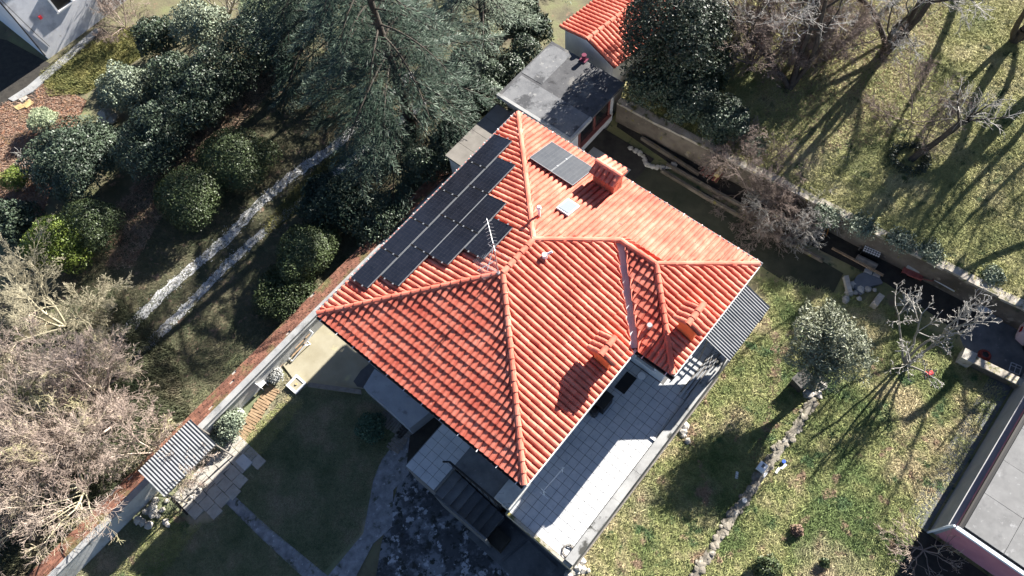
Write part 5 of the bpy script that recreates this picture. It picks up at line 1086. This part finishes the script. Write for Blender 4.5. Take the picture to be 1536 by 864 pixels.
# fig
fb = at(1358, 548, ZR); FG = shape(depth=3, segs=[7, 4, 3, 3], kids=[2, 2, 2, 0], start=[4, 1, 1, 0], jit=.16, up=.10, ratio=.42, rr=.6, rmin=.012, ang=(30, 65))
def dirto(px, py, z): d = at(px, py, z)-fb; return (tuple(d), d.length, .06)
bare_tree("fig_tree", 41, fb, FG, M_BARKG, M_TWIGG, "bare grey fig tree with long forked limbs on the right lawn", None, [dirto(1360, 455, ZR+2.6), dirto(1330, 470, ZR+2.2), dirto(1425, 500, ZR+2.0), dirto(1475, 475, ZR+2.4), dirto(1300, 525, ZR+1.6), dirto(1400, 560, ZR+1.3), dirto(1400, 440, ZR+2.6)], split=0)
bare_tree("cut_branches", 42, at(1385, 825, ZR), shape(depth=2, up=-.02, jit=.25, segs=[5, 3, 2, 2]), M_TWIGB, M_TWIGP, "heap of cut reddish branches at the corner of the pink building", None, fan(9, 1.25, .028, (40, 86), 42), cat='branches')
# pale yuccas
def yucca(px, py, z, r, n, label, seed):
    b = at(px, py, z); g = np.random.default_rng(seed); o = thing("yucca", label, "yucca", b, "pale spiky yuccas"); th = g.uniform(0, 6.28, n); el = g.uniform(.1, 1.35, n)
    d = np.stack([np.cos(th)*np.cos(el), np.sin(th)*np.cos(el), np.sin(el)], 1); l = r*g.uniform(.75, 1.1, n); w_ = unit(np.cross(d, g.normal(size=(n, 3)))); b0 = np.array(b)+np.array([0, 0, .35])
    V, F = quads(b0+d*l[:, None]*.5, d, w_, l, np.full(n, .05)); emit("foliage", V, F, M_SILVER, o)
    part("stem", MB().tube(b, b+Z*.4, .08, .06), M_BARKG, o)
yucca(1221, 338, ZR, .62, 80, "pale spiky yucca below the retaining wall beside the bare bushes", 1)
yucca(1357, 462, ZR+.1, .60, 80, "pale spiky yucca behind the bare fig limbs", 2)

# ------------------------------------------------------------------ ground cover
RL_POLY = [(862, 852), (1090, 545), (1160, 462), (1130, 415), (1250, 440), (1300, 455), (1330, 460), (1440, 525), (1503, 592), (1372, 800), (1330, 870), (850, 870)]
blades("grass", [RL_POLY], ZR, 120000, .10, .016, M_BLADE, "short dry tufted grass on the right lawn", seed=1, lean=2.4)
blades("grass_tufts", [RL_POLY], ZR, 45000, .15, .018, M_BLADE, "taller grass tufts on the right lawn", seed=2, lean=1.3, clump=3.2)
ORCH = [(940, 150), (1300, 333), (1540, 452), (1540, -5), (1120, -5), (1010, 60)]
blades("meadow_grass", [ORCH], ZM, 110000, .11, .016, M_BLADEM, "meadow grass in the orchard", seed=3, lean=2.4)
blades("grass_tufts", [ORCH], ZM, 55000, .16, .018, M_BLADEM, "taller grass tufts in the orchard", seed=4, lean=1.3, clump=3.5)
blades("leaf_litter", [[(1110, 40), (1240, -5), (1420, -5), (1400, 110), (1330, 210), (1230, 230), (1150, 180)]], ZM, 40000, .07, .03, M_LEAFL, "dry fallen leaves under the orchard trees", seed=5, lean=2.2)
LL = [(430, 560), (455, 588), (545, 590), (600, 640), (560, 715), (540, 800), (480, 862), (40, 870), (150, 800), (270, 760), (370, 690)]
blades("lawn_grass", [LL], 0.01, 90000, .07, .014, M_BLADEL, "short grass of the shaded lower lawn", seed=6, lean=1.8, excl=([(333, 752), (350, 742), (404, 792), (492, 864), (470, 880), (390, 806)], [(255, 755), (335, 665), (385, 695), (318, 785), (285, 790)]))
blades("border_grass", [[(440, 590), (455, 605), (240, 864), (170, 864), (240, 780), (270, 765), (370, 690), (350, 670)]], 0.01, 16000, .09, .014, M_BLADE, "sunlit grass in the flower border", seed=7, lean=1.8, excl=([(255, 755), (335, 665), (385, 695), (318, 785), (285, 790)],))
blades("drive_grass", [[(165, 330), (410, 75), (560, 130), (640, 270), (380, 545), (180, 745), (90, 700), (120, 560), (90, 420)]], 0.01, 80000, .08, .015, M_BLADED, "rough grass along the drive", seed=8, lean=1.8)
blades("fallen_leaves", [[(165, 320), (400, 85), (420, 120), (240, 330), (200, 400), (160, 400)]], 0.01, 14000, .06, .03, M_LEAFL, "fallen leaves on the strip beside the hedge", seed=9, lean=2.5)
blades("yellow_grass", [[(60, 112), (100, 78), (190, 40), (250, 30), (235, 70), (130, 140), (75, 145)], [(395, 340), (440, 285), (500, 230), (520, 220), (470, 300), (400, 355)]], 0.01, 16000, .14, .018, M_BLADEY, "yellowish rough grass", seed=10, lean=.8)
blades("leaf_litter", [[(-5, 160), (60, 125), (130, 150), (110, 200), (60, 330), (-5, 330)]], 0.01, 12000, .07, .03, M_BROWNL, "brown leaf litter at the left edge", seed=11, lean=2)
blades("undergrowth", [[(-5, 560), (160, 430), (260, 520), (290, 640), (60, 864), (-5, 864)]], 0.0, 50000, .22, .018, M_BLADED, "straw coloured undergrowth below the bare trees", seed=12, lean=.9)
